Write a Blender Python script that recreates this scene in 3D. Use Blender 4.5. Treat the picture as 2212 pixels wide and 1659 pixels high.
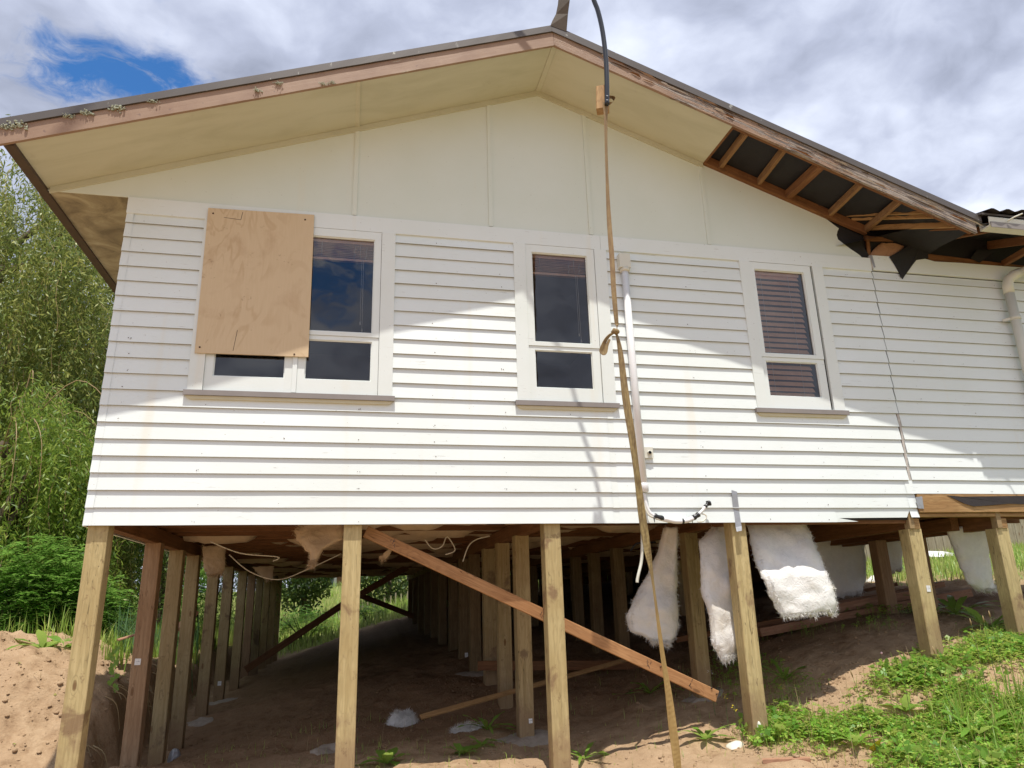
import bpy, math, random
import numpy as np
from mathutils import Matrix, Vector
rnd = random.Random(7); nr = np.random.RandomState(11)
scn = bpy.context.scene
for o in list(bpy.data.objects): bpy.data.objects.remove(o)
COL = scn.collection

# ------------------------------------------------------------------ camera
F, YAW, PITCH, ROLL = 1566.6, 0.220613, 0.289637, -0.027277        # focal in units of a 2212 px wide picture
CP = np.array([1.9057, -5.9083, -0.60235])
def basis():
    cy, sy, cp, sp, cr, sr = math.cos(YAW), math.sin(YAW), math.cos(PITCH), math.sin(PITCH), math.cos(ROLL), math.sin(ROLL)
    f = np.array([sy*cp, cy*cp, sp]); r = np.array([cy, -sy, 0]); u = np.cross(r, f)
    return np.array([cr*r+sr*u, -sr*r+cr*u, f])
RB = basis()
cd = bpy.data.cameras.new('camera'); cam = bpy.data.objects.new('camera', cd); COL.objects.link(cam)
cd.sensor_width = 36; cd.lens = F/2212*36; cd.clip_end = 3000; cd.clip_start = 0.05
m3 = np.array([RB[0], RB[1], -RB[2]]).T
cam.matrix_world = Matrix([[*m3[0], CP[0]], [*m3[1], CP[1]], [*m3[2], CP[2]], [0, 0, 0, 1]])
scn.camera = cam
def W(p, x=None, y=None, z=None):
    """point of the place seen at p (measured on the photograph), on the plane x, y or z = given value"""
    d = RB.T @ np.array([(p[0]-1106)/F, -(p[1]-829.5)/F, 1.0])
    ax, v = (0, x) if x is not None else (1, y) if y is not None else (2, z)
    return CP + d*(v-CP[ax])/d[ax]

# ------------------------------------------------------------------ world, sun, exposure
SUN = Vector((-0.11, -1.0, 3.17)).normalized()                      # towards the sun
sl = bpy.data.lights.new('sun', 'SUN'); sl.energy = 5.0; sl.angle = math.radians(0.5); sl.color = (1.0, 0.955, 0.88)
so = bpy.data.objects.new('sun', sl); COL.objects.link(so); so.rotation_euler = (-SUN).to_track_quat('-Z', 'Y').to_euler()
scn.view_settings.view_transform = 'Standard'; scn.view_settings.look = 'None'
scn.view_settings.exposure = 0.02; scn.view_settings.gamma = 1; scn.view_settings.use_curve_mapping = False
wd = bpy.data.worlds.new('World'); scn.world = wd; wd.use_nodes = True
NT = wd.node_tree; NT.nodes.clear()
class G:                                                            # tiny node helper
    def __init__(s, nt): s.nt = nt
    def n(s, t, **k):
        nd = s.nt.nodes.new(t)
        for a, b in k.items():
            if a.startswith('i_'): 
                key = a[2:]; key = int(key) if key.isdigit() else key.replace('_', ' ')
                s.put(nd.inputs[key], b)
            else: setattr(nd, a, b)
        return nd
    def put(s, inp, b):
        if isinstance(b, bpy.types.NodeSocket): s.nt.links.new(b, inp)
        elif isinstance(b, bpy.types.Node): s.nt.links.new(b.outputs[0], inp)
        else: inp.default_value = b
    def math(s, op, a, b=0.0, c=None, clamp=False):
        nd = s.nt.nodes.new('ShaderNodeMath'); nd.operation = op; nd.use_clamp = clamp
        s.put(nd.inputs[0], a); s.put(nd.inputs[1], b)
        if c is not None: s.put(nd.inputs[2], c)
        return nd.outputs[0]
    def vm(s, op, a, b=(0, 0, 0), sc=None):
        nd = s.nt.nodes.new('ShaderNodeVectorMath'); nd.operation = op
        s.put(nd.inputs[0], a); s.put(nd.inputs[1], b)
        if sc is not None: s.put(nd.inputs['Scale'], sc)
        return nd.outputs['Value'] if op in ('LENGTH', 'DISTANCE', 'DOT_PRODUCT') else nd.outputs[0]
    def mix(s, f, a, b, mode='MIX'):
        nd = s.nt.nodes.new('ShaderNodeMix'); nd.data_type = 'RGBA'; nd.blend_type = mode
        s.put(nd.inputs[0], f); s.put(nd.inputs[6], a if not isinstance(a, tuple) else (*a[:3], 1)); s.put(nd.inputs[7], b if not isinstance(b, tuple) else (*b[:3], 1))
        return nd.outputs[2]
    def noise(s, vec, scale=5, detail=3, rough=.5, dist=0.0, out=0):
        nd = s.nt.nodes.new('ShaderNodeTexNoise')
        if vec is not None: s.put(nd.inputs['Vector'], vec)
        nd.inputs['Scale'].default_value = scale; nd.inputs['Detail'].default_value = detail
        nd.inputs['Roughness'].default_value = rough; nd.inputs['Distortion'].default_value = dist
        return nd.outputs[out]
    def ss(s, v, a, b, lo=0.0, hi=1.0):
        nd = s.nt.nodes.new('ShaderNodeMapRange'); nd.interpolation_type = 'SMOOTHSTEP'
        s.put(nd.inputs[0], v)
        for i, q in enumerate((a, b, lo, hi)): nd.inputs[1+i].default_value = q
        return nd.outputs[0]
    def ramp(s, v, stops):
        nd = s.nt.nodes.new('ShaderNodeValToRGB'); s.put(nd.inputs[0], v); e = nd.color_ramp.elements
        while len(e) > 1: e.remove(e[-1])
        for i, (p, c) in enumerate(stops):
            q = e[0] if i == 0 else e.new(p); q.position = p; q.color = (*c[:3], 1)
        return nd.outputs[0]
g = G(NT)
sky = g.n('ShaderNodeTexSky', sky_type='NISHITA', sun_disc=False, sun_elevation=math.asin(SUN.z), sun_rotation=math.radians(180-3),
          altitude=50, air_density=1.0, dust_density=0.6, ozone_density=2.5)
D = g.n('ShaderNodeTexCoord').outputs['Generated']
sx = g.n('ShaderNodeSeparateXYZ', i_0=D)
dz = g.math('ADD', g.math('MAXIMUM', sx.outputs[2], 0.0), 0.22)
P2 = g.n('ShaderNodeCombineXYZ', i_0=g.math('DIVIDE', sx.outputs[0], dz), i_1=g.math('DIVIDE', sx.outputs[1], dz), i_2=0.0).outputs[0]
def dirp(px):
    d = RB.T @ np.array([(px[0]-1106)/F, -(px[1]-829.5)/F, 1.0]); d /= np.linalg.norm(d); return d[0]/(d[2]+.22), d[1]/(d[2]+.22)
warp = g.vm('SCALE', g.vm('SUBTRACT', g.noise(P2, 2.6, 4, .55, 0, 1), (.5, .5, .5)), sc=0.55)
Pw = g.vm('ADD', P2, warp)
hb = dirp((290, 185))
dv = g.vm('SUBTRACT', g.vm('ADD', P2, g.vm('SCALE', warp, sc=.45)), (hb[0], hb[1], 0))
hole = g.ss(g.vm('LENGTH', g.vm('MULTIPLY', dv, (1.2, 2.6, 1))), 0.0, 0.29, 1.0, 0.0)
d_ = RB.T @ np.array([(705-1106)/F, -(600-829.5)/F, 1.0]); d_ /= np.linalg.norm(d_)   # a second gap in the clouds, behind the camera (mirrored in the panes)
hole = g.math('MAXIMUM', hole, g.ss(g.vm('LENGTH', g.vm('MULTIPLY', g.vm('SUBTRACT', Pw, (d_[0]/(d_[2]+.22), -d_[1]/(d_[2]+.22), 0)), (1.9, 1.5, 1))), .04, .40, .85, 0.0))
fine = g.noise(g.vm('ADD', P2, g.vm('SCALE', warp, sc=.5)), 6.0, 10, .62, .12)
big = g.noise(P2, 1.15, 5, .5, .1)
cov = g.math('ADD', g.math('MULTIPLY', g.math('SUBTRACT', big, .5), 1.3), g.math('MULTIPLY', g.math('SUBTRACT', fine, .5), 1.55))
cov = g.math('ADD', cov, .42)
cov = g.math('SUBTRACT', cov, g.math('MULTIPLY', hole, 0.78))
cov = g.math('ADD', cov, g.math('MULTIPLY', g.math('MULTIPLY', hole, g.math('SUBTRACT', g.noise(g.vm('ADD', P2, g.vm('SCALE', warp, sc=.8)), 9.0, 9, .66, .2), .46)), 2.4))
cloud = g.ss(cov, -.26, .20)
shade = g.noise(g.vm('ADD', Pw, (3.1, 1.7, 0)), 1.7, 5, .48, .15)
shade2 = g.noise(g.vm('ADD', P2, g.vm('SCALE', warp, sc=.3)), 5.0, 6, .55, .1)
sh = g.math('ADD', g.math('MULTIPLY', shade, .62), g.math('MULTIPLY', shade2, .38))
ccol = g.ramp(sh, [(.37, (4.0, 4.45, 5.8)), (.46, (6.4, 7.0, 8.9)), (.53, (8.8, 9.5, 11.5)), (.62, (11.8, 12.5, 14.0))])
skyb = g.mix(1.0, sky.outputs[0], (0.7, 1.4, 2.0), 'MULTIPLY')
bg = g.n('ShaderNodeBackground', i_0=g.mix(cloud, skyb, ccol)); bg.inputs[1].default_value = 0.085
g.n('ShaderNodeOutputWorld', i_0=bg)
scn.render.engine = 'CYCLES'

# ------------------------------------------------------------------ helpers
WM = {}
def place(o, parent, M):
    COL.objects.link(o); WM[o.name] = M
    if parent is not None:
        o.parent = parent; o.matrix_basis = WM[parent.name].inverted() @ M
    else: o.matrix_basis = M
def tag(o, label=None, cat=None, group=None, kind=None):
    for k, v in (('label', label), ('category', cat), ('group', group), ('kind', kind)):
        if v: o[k] = v
    return o
def empty(name, loc, label, cat, group=None):
    o = bpy.data.objects.new(name, None); o.empty_display_size = .1
    place(o, None, Matrix.Translation(Vector(loc))); return tag(o, label, cat, group)
def mk(name, V, Fc, mat, parent=None, M=None, origin=None, smooth=False):
    V = np.array(V, float).reshape(-1, 3)
    if M is None:
        if origin is None: origin = V.mean(0)
        M = Matrix.Translation(Vector(origin)); V = V-np.array(origin)
    me = bpy.data.meshes.new(name); me.from_pydata(V.tolist(), [], [tuple(f) for f in Fc]); me.update()
    if smooth: me.shade_smooth()
    me.materials.append(mat); o = bpy.data.objects.new(name, me); place(o, parent, M); return o
def mkbig(name, V, Q, mat, parent=None, smooth=False, origin=(0, 0, 0)):
    """many quads/tris from arrays, fast"""
    V = np.asarray(V, np.float32).reshape(-1, 3)-np.array(origin, np.float32); Q = np.asarray(Q, np.int32)
    me = bpy.data.meshes.new(name); me.vertices.add(len(V)); me.vertices.foreach_set('co', V.ravel())
    k = Q.shape[1]; me.loops.add(Q.size); me.loops.foreach_set('vertex_index', Q.ravel())
    me.polygons.add(len(Q)); me.polygons.foreach_set('loop_start', np.arange(0, Q.size, k, dtype=np.int32))
    me.update(calc_edges=True); me.validate()
    if smooth: me.shade_smooth()
    me.materials.append(mat); o = bpy.data.objects.new(name, me); place(o, parent, Matrix.Translation(Vector(origin))); return o
BF = [(0, 3, 2, 1), (4, 5, 6, 7), (0, 1, 5, 4), (1, 2, 6, 5), (2, 3, 7, 6), (3, 0, 4, 7)]
def boxv(x0, x1, y0, y1, z0, z1): return [(x0, y0, z0), (x1, y0, z0), (x1, y1, z0), (x0, y1, z0), (x0, y0, z1), (x1, y0, z1), (x1, y1, z1), (x0, y1, z1)]
def box(name, x0, x1, y0, y1, z0, z1, mat, parent=None): return mk(name, boxv(x0, x1, y0, y1, z0, z1), BF, mat, parent)
def boxes(name, L, mat, parent=None):
    V, Q = [], []
    for b in L:
        n = len(V); V += boxv(*b); Q += [tuple(n+i for i in f) for f in BF]
    return mk(name, V, Q, mat, parent)
def prism(name, poly, y0, y1, mat, parent=None):                     # polygon in XZ (anticlockwise seen from -y), extruded in y
    n = len(poly); V = [(x, y0, z) for x, z in poly]+[(x, y1, z) for x, z in poly]
    Fc = [tuple(range(n)), tuple(range(2*n-1, n-1, -1))]+[(i, n+i, n+(i+1) % n, (i+1) % n) for i in range(n)]
    return mk(name, V, Fc, mat, parent)
def beam(name, a, b, w, h, mat, parent=None, up=(0, 0, 1), ch=0.004, seg=1, bow=0.0):
    """sawn timber from a to b: local X along, w across, h up; chamfered arrises"""
    a, b = Vector(a), Vector(b); X = (b-a).normalized(); L = (b-a).length
    u = Vector(up); Y = u.cross(X)
    if Y.length < 1e-4: Y = Vector((0, 1, 0)).cross(X)
    Y.normalize(); Z = X.cross(Y)
    M = Matrix.Translation(a) @ Matrix((X, Y, Z)).transposed().to_4x4()
    hw, hh = w/2, h/2
    pr = [(-hw+ch, -hh), (hw-ch, -hh), (hw, -hh+ch), (hw, hh-ch), (hw-ch, hh), (-hw+ch, hh), (-hw, hh-ch), (-hw, -hh+ch)]
    V, Fc = [], []
    for s in range(seg+1):
        t = s/seg; o = bow*math.sin(math.pi*t)
        V += [(L*t, y+o, z) for y, z in pr]
    for s in range(seg):
        for i in range(8):
            j = (i+1) % 8; Fc.append((s*8+i, (s+1)*8+i, (s+1)*8+j, s*8+j))
    Fc.append(tuple(range(8))); Fc.append(tuple(seg*8+i for i in range(7, -1, -1)))
    # cuts flipped if needed: recalc outside by from_pydata order is consistent
    return mk(name, V, Fc, mat, parent, M=M)
def tubeg(pts, r, n=8):
    pts = [Vector(p) for p in pts]; V, Fc = [], []; N = len(pts); rr = r if hasattr(r, '__len__') else [r]*N
    prev = None
    for i, p in enumerate(pts):
        t = (pts[min(i+1, N-1)]-pts[max(i-1, 0)]).normalized()
        a = prev if prev is not None else (Vector((0, 0, 1)) if abs(t.z) < .9 else Vector((1, 0, 0)))
        s = t.cross(a).normalized(); a2 = s.cross(t).normalized(); prev = a2
        for k in range(n):
            th = 2*math.pi*k/n; V.append(tuple(p+(s*math.cos(th)+a2*math.sin(th))*rr[i]))
    for i in range(N-1):
        for k in range(n):
            q = (k+1) % n; Fc.append((i*n+k, i*n+q, (i+1)*n+q, (i+1)*n+k))
    Fc.append(tuple(range(n-1, -1, -1))); Fc.append(tuple((N-1)*n+k for k in range(n)))
    return V, Fc
def tube(name, pts, r, mat, parent=None, n=8, origin=None):
    V, Fc = tubeg(pts, r, n); return mk(name, V, Fc, mat, parent, smooth=True, origin=origin)
def spline(P, n=8):
    P = [np.array(p, float) for p in P]; out = []
    for i in range(len(P)-1):
        p0, p1, p2, p3 = P[max(i-1, 0)], P[i], P[i+1], P[min(i+2, len(P)-1)]
        for k in range(n):
            t = k/n; out.append(.5*((2*p1)+(p2-p0)*t+(2*p0-5*p1+4*p2-p3)*t*t+(3*p1-p0-3*p2+p3)*t**3))
    out.append(P[-1]); return out
def hash2(i, j, s): return np.modf(np.abs(np.sin(i*127.1+j*311.7+s*74.7)*43758.5453))[0]
def vn(x, y, s=0):
    xi, yi = np.floor(x), np.floor(y); fx, fy = x-xi, y-yi; fx = fx*fx*(3-2*fx); fy = fy*fy*(3-2*fy)
    a, b, c, d = hash2(xi, yi, s), hash2(xi+1, yi, s), hash2(xi, yi+1, s), hash2(xi+1, yi+1, s)
    return (a*(1-fx)+b*fx)*(1-fy)+(c*(1-fx)+d*fx)*fy-.5
def fbm(x, y, f, o=4, s=0): return sum(vn(x*f*2**k, y*f*2**k, s+k)*.5**k for k in range(o))

# ------------------------------------------------------------------ materials
def mat(name, build, **k):
    m = bpy.data.materials.new(name); m.use_nodes = True; nt = m.node_tree; nt.nodes.clear(); q = G(nt)
    b = q.n('ShaderNodeBsdfPrincipled'); out = q.n('ShaderNodeOutputMaterial', i_0=b); 
    oc = q.n('ShaderNodeTexCoord').outputs['Object']; ri = q.n('ShaderNodeObjectInfo').outputs['Random']
    pos = q.n('ShaderNodeNewGeometry').outputs['Position']
    build(q, b, oc, ri, pos, out); return m
def bump(q, b, h, st=.3, d=.01):
    n = q.n('ShaderNodeBump'); n.inputs['Strength'].default_value = st; n.inputs['Distance'].default_value = d
    q.put(n.inputs['Height'], h); q.put(b.inputs['Normal'], n.outputs[0])
def off(q, v, ri, k=37.0): 
    c = q.n('ShaderNodeCombineXYZ', i_0=q.math('MULTIPLY', ri, k), i_1=q.math('MULTIPLY', ri, k*1.7), i_2=q.math('MULTIPLY', ri, k*.6)).outputs[0]
    return q.vm('ADD', v, c)
def paint(col, wear=.6, rough=.5, wearcol=(.42, .40, .36), stains=True, dirt=(.62, .60, .50)):
    def f(q, b, oc, ri, pos, out):
        v = q.vm('MULTIPLY', pos, (1.6, 1, 28)); fl = q.noise(v, 3.2, 6, .65, .4); 
        zone = q.noise(pos, 1.3, 3, .5)
        c = q.mix(q.ss(q.noise(pos, .9, 4, .6), .35, .7), col, tuple(x*y for x, y in zip(col, (.95, .955, .93))))
        c = q.mix(q.math('MULTIPLY', ri, .10), c, dirt)
        if stains:                                                   # long vertical weeps below the sills
            st = q.noise(q.vm('MULTIPLY', pos, (3.1, 1, .25)), 1.5, 3, .5)
            c = q.mix(q.math('MULTIPLY', q.ss(st, .60, .78), .30), c, (.74, .64, .46))
            sp = q.noise(q.vm('MULTIPLY', pos, (7, 1, 7)), 6, 2, .5); c = q.mix(q.math('MULTIPLY', q.ss(sp, .72, .76), .5), c, (.33, .30, .24))
        crack = q.math('MULTIPLY', q.ss(fl, .63, .665), q.ss(zone, .46, .62)); c = q.mix(q.math('MULTIPLY', crack, wear), c, wearcol)
        q.put(b.inputs['Base Color'], c); b.inputs['Roughness'].default_value = rough
        h = q.math('SUBTRACT', q.math('ADD', q.math('MULTIPLY', q.noise(v, 9, 4, .6), .25), q.math('MULTIPLY', q.noise(pos, 2.2, 2, .5), 1.2)), q.math('MULTIPLY', crack, .5)); bump(q, b, h, .22, .006)
    return f
M_white = mat('weatherboard paint', paint((.77, .82, .815)))
M_lapshade = mat('lap shade board edge', paint((.26, .255, .22), .3, .8, stains=False))
M_gable = mat('gable sheet paint', paint((.70, .75, .69), .1, .6))
M_trim = mat('window trim paint', paint((.765, .81, .79), .5, .4))
def f_soffit(q, b, oc, ri, pos, out):
    n = q.noise(q.vm('MULTIPLY', pos, (.5, 2.2, 1)), 2.2, 6, .6, .5); c = q.mix(q.ss(n, .38, .72), (.57, .56, .43), (.50, .49, .36))
    c = q.mix(q.math('MULTIPLY', q.ss(q.noise(pos, 5, 5, .7), .60, .78), .3), c, (.30, .27, .18))
    q.put(b.inputs['Base Color'], c); b.inputs['Roughness'].default_value = .7; bump(q, b, q.noise(pos, 30, 3, .5), .12, .003)
M_soffit = mat('soffit paint', f_soffit)
def f_soffit2(q, b, oc, ri, pos, out):
    n = q.noise(pos, 3.5, 7, .68, .8); c = q.ramp(n, [(.34, (.19, .155, .10)), (.52, (.33, .28, .18)), (.68, (.46, .41, .28))])
    q.put(b.inputs['Base Color'], c); b.inputs['Roughness'].default_value = .8; bump(q, b, n, .2, .004)
M_soffit_dirty = mat('mildewed soffit', f_soffit2)
def timber(a, b2, knot=(.16, .08, .035), rough=.75, dark=.0, grain=1.0, stain=None, mud=False):
    def f(q, b, oc, ri, pos, out):
        v = off(q, oc, ri)
        n1 = q.noise(q.vm('MULTIPLY', v, (1.1, 26, 26)), 1.6, 5, .6, .25)
        n2 = q.noise(q.vm('MULTIPLY', v, (.9, 5, 5)), 1.4, 3, .5, .3)
        wv = q.math('SINE', q.math('MULTIPLY', q.math('ADD', n2, q.math('MULTIPLY', n1, .10)), 85.0))
        c = q.mix(q.ss(n1, .32, .68), a, b2)
        c = q.mix(q.math('MULTIPLY', q.ss(wv, .1, 1.0), .30*grain), c, tuple(x*.62 for x in b2))
        c = q.mix(q.math('MULTIPLY', q.ss(q.noise(v, 2.3, 4, .6), .42, .68), .42), c, tuple(x*y for x, y in zip(b2, (.78, .70, .62))))
        vo = q.n('ShaderNodeTexVoronoi', i_0=q.vm('MULTIPLY', v, (2.3, 6.2, 6.2)), feature='F1'); vo.inputs['Scale'].default_value = 1; vo.inputs['Randomness'].default_value = 1
        dk = q.math('ADD', vo.outputs['Distance'], q.math('MULTIPLY', q.math('SUBTRACT', q.noise(v, 30, 2, .5), .5), .05))
        ring = q.math('MULTIPLY', q.ss(q.math('SINE', q.math('MULTIPLY', dk, 95)), .0, 1), q.ss(dk, .10, .24, 1, 0))
        c = q.mix(q.math('MULTIPLY', ring, .55), c, tuple(x*.5 for x in b2)); c = q.mix(q.ss(dk, .055, .10, .9, 0), c, knot)
        ck = q.noise(q.vm('MULTIPLY', v, (.7, 15, 15)), 2.1, 2, .4, .15); ln = q.math('ABSOLUTE', q.math('SUBTRACT', ck, .5))
        lm = q.math('MULTIPLY', q.ss(ln, .002, .010, 1, 0), q.ss(q.noise(v, 1.3, 1, .5), .50, .60)); c = q.mix(q.math('MULTIPLY', lm, .8), c, tuple(x*.28 for x in b2))
        c = q.mix(q.math('MULTIPLY', ri, .22), c, tuple(x*.6 for x in b2))
        if stain: c = q.mix(q.math('MULTIPLY', q.ss(q.noise(v, 3.4, 5, .6, .4), .57, .67), .7), c, stain)
        if mud:
            sp_ = q.n('ShaderNodeSeparateXYZ', i_0=oc); hgt = q.math('ADD', sp_.outputs[0], q.math('MULTIPLY', q.math('SUBTRACT', q.noise(v, 6, 6, .7), .5), 1.1))
            c = q.mix(q.math('MULTIPLY', q.ss(hgt, .30, .85, 1, 0), .65), c, (.26, .165, .095)); c = q.mix(q.math('MULTIPLY', q.ss(q.noise(v, 11, 5, .75), .60, .66), .45), c, (.17, .10, .055))
        q.put(b.inputs['Base Color'], c); b.inputs['Roughness'].default_value = rough; b.inputs['Specular IOR Level'].default_value = .25
        bump(q, b, q.math('SUBTRACT', q.math('ADD', n1, q.math('MULTIPLY', wv, .08)), q.math('MULTIPLY', lm, 1.2)), .4, .003)
    return f
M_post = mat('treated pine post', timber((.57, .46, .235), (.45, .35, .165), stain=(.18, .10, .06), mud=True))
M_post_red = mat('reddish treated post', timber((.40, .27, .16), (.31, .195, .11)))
M_post_dim = mat('shade tinted treated post', timber((.42, .33, .175), (.32, .24, .115), stain=(.13, .08, .05), mud=True))  # post timber toned down: underfloor shade put into the colour
M_post_shaded = mat('deep shade tinted post', timber((.24, .17, .085), (.17, .115, .055)))  # darker copy for the dim rear posts, shade painted in
M_brace = mat('pink pine brace', timber((.50, .275, .125), (.38, .195, .085), grain=1.3))
M_pine = mat('raw pine', timber((.46, .29, .13), (.36, .21, .09), grain=1.4))
M_lookout = mat('brown eave lookout', timber((.34, .20, .095), (.25, .135, .06)))
M_oldpine = mat('old rimu framing', timber((.27, .13, .055), (.19, .085, .035)))
M_bearer = mat('bearer timber', timber((.25, .12, .055), (.17, .08, .035)))
M_pinkplank = mat('pink sawn plank', timber((.47, .27, .17), (.36, .19, .11)))
def f_ply(q, b, oc, ri, pos, out):
    v = q.vm('MULTIPLY', pos, (1, 1, .42)); d = q.noise(v, 2.1, 3, .5, 1.6); rg = q.math('SINE', q.math('MULTIPLY', d, 60))
    n1 = q.noise(q.vm('MULTIPLY', pos, (26, 1, 2.2)), 3, 5, .6)
    c = q.mix(n1, (.66, .51, .33), (.58, .435, .255)); c = q.mix(q.math('MULTIPLY', q.ss(rg, .25, 1), q.ss(q.noise(pos, 2.4, 2, .5), .42, .62, 0, .36)), c, (.42, .26, .12))
    c = q.mix(q.math('MULTIPLY', q.ss(q.noise(pos, 3.1, 5, .6, .5), .52, .72), .45), c, (.42, .26, .13))
    c = q.mix(q.math('MULTIPLY', q.ss(q.noise(pos, 9, 5, .7, .3), .63, .70), .5), c, (.25, .13, .06))
    q.put(b.inputs['Base Color'], c); b.inputs['Roughness'].default_value = .6; bump(q, b, n1, .15, .002)
M_ply = mat('plywood', f_ply)
def f_barge(peel):
    def f(q, b, oc, ri, pos, out):
        s = (1.1, 1, 14) if not peel else (1.4, 1, 11)
        # along-board coordinate: object space X runs with the board
        v = q.vm('MULTIPLY', oc, (1.2, 9, 16)); n = q.noise(v, 2.2, 8, .68, .5); zone = q.noise(oc, 1.1, 3, .6)
        c = q.mix(q.ss(q.noise(oc, 3, 5, .6), .35, .7), (.33, .215, .14), (.27, .165, .105))
        if peel:
            sep = q.n('ShaderNodeSeparateXYZ', i_0=oc); t = q.math('ADD', n, q.math('MULTIPLY', q.math('SUBTRACT', sep.outputs[0], 1.9), .055))
            t = q.math('ADD', t, q.math('MULTIPLY', sep.outputs[2], .55))
            t = q.math('ADD', t, q.math('MULTIPLY', q.math('SUBTRACT', zone, .5), .25))
            gr = q.noise(q.vm('MULTIPLY', oc, (1, 20, 60)), 2.5, 5, .7, .2)
            wood = q.ramp(gr, [(.34, (.018, .012, .01)), (.44, (.12, .085, .065)), (.54, (.33, .28, .24)), (.68, (.44, .32, .20))])
            p = q.ss(t, .512, .532); c = q.mix(p, c, wood)
            c = q.mix(q.math('MULTIPLY', q.ss(q.math('ABSOLUTE', q.math('SUBTRACT', t, .525)), .004, .012, 1, 0), .8), c, (.045, .025, .02))
            bump(q, b, q.math('SUBTRACT', gr, q.math('MULTIPLY', p, .9)), .8, .008)
        else:
            e = q.n('ShaderNodeSeparateXYZ', i_0=oc); lo = q.math('ADD', n, q.math('MULTIPLY', q.math('ABSOLUTE', e.outputs[2]), 1.6))
            c = q.mix(q.ss(lo, .725, .745), c, (.46, .40, .28)); c = q.mix(q.ss(lo, .765, .78), c, (.07, .04, .03))
            c = q.mix(q.math('MULTIPLY', q.ss(q.noise(oc, 16, 3, .6), .68, .72), .6), c, (.16, .10, .08))
            bump(q, b, q.math('ADD', n, q.noise(oc, 3, 2, .5)), .25, .006)
        q.put(b.inputs['Base Color'], c); b.inputs['Roughness'].default_value = .55
    return f
M_barge = mat('brown barge paint', f_barge(False)); M_barge_peel = mat('peeling barge paint', f_barge(True))
def simple(name, col, rough=.6, metal=0.0, var=.12, sc=6, bmp=.1, spec=.5):
    def f(q, b, oc, ri, pos, out):
        n = q.noise(pos, sc, 5, .6, .2); q.put(b.inputs['Base Color'], q.mix(n, tuple(min(1, x*(1+var)) for x in col), tuple(x*(1-var) for x in col)))
        b.inputs['Roughness'].default_value = rough; b.inputs['Metallic'].default_value = metal; b.inputs['Specular IOR Level'].default_value = spec
        bump(q, b, q.noise(pos, sc*6, 3, .5), bmp, .003)
    return mat(name, f)
def f_flash(q, b, oc, ri, pos, out):
    n = q.noise(pos, 4, 5, .6); c = q.mix(n, (.135, .118, .105), (.105, .092, .084))
    c = q.mix(q.math('MULTIPLY', q.ss(q.noise(q.vm('MULTIPLY', pos, (1, 1, .5)), 15, 6, .7, .4), .645, .70), .8), c, (.42, .42, .37))
    q.put(b.inputs['Base Color'], c); b.inputs['Roughness'].default_value = .45; b.inputs['Metallic'].default_value = .3; bump(q, b, q.noise(pos, 2.5, 2, .5), .25, .01)
M_flash = mat('roof flashing', f_flash)
M_dkbrown = simple('dark brown fascia', (.075, .045, .032), .6, sc=9, var=.3)
M_dkbrown2 = simple('weathered brown metal', (.10, .075, .05), .5, sc=7, var=.4)
M_sill = simple('sill paint', (.25, .225, .21), .5, var=.18)
M_sillmould = simple('cream moulding', (.58, .53, .36), .6)
M_under = simple('black roof underlay', (.016, .014, .015), .7, var=.3, sc=8, bmp=.5)
M_paper = simple('building paper', (.03, .024, .024), .85, var=.4, sc=12, bmp=.6)
M_black = simple('black plastic', (.018, .02, .026), .28, var=.2, bmp=.02)
M_tapeblack = simple('black insulation tape', (.015, .015, .017), .35, bmp=.3)
M_pvc = simple('white pvc', (.76, .76, .76), .35, var=.04, bmp=.03)
M_pvccream = simple('cream pvc', (.66, .65, .56), .4, var=.06, bmp=.03)
M_steel = simple('rusty screw', (.10, .06, .04), .5, .6, var=.4, sc=60)
M_duct = simple('silver duct tape', (.36, .37, .39), .4, .35, var=.25, sc=30, bmp=.4)
M_blind = simple('brown timber blind', (.70, .42, .26), .5, var=.22, sc=14)
M_cord = simple('blind cord', (.6, .57, .5), .7)
M_room = simple('room lining', (.22, .19, .17), .8)
M_gap = simple('exposed board end', (.50, .46, .42), .8, var=.4, sc=30, bmp=.6)
M_white_wire = simple('cream cable sheath', (.60, .56, .44), .5)
M_conc = simple('concrete', (.33, .28, .225), .9, var=.5, sc=18, bmp=.9)
M_lichen = simple('lichen', (.38, .40, .30), .9, var=.4, sc=60, bmp=.8)
def f_label(q, b, oc, ri, pos, out):
    s = q.n('ShaderNodeSeparateXYZ', i_0=oc); 
    wv = q.ss(q.math('SINE', q.math('MULTIPLY', s.outputs[0], 520)), .25, .5); nn = q.ss(q.noise(oc, 170, 2, .5), .48, .54)
    inner = q.ss(q.vm('LENGTH', q.vm('MULTIPLY', oc, (1, 1, 0))), .014, .018, 1, 0)
    c = q.mix(q.math('MULTIPLY', q.math('MULTIPLY', wv, nn), q.math('MULTIPLY', inner, .8)), (.74, .74, .73), (.08, .08, .09))
    q.put(b.inputs['Base Color'], c); b.inputs['Roughness'].default_value = .4
M_label = mat('printed post label', f_label)
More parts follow.
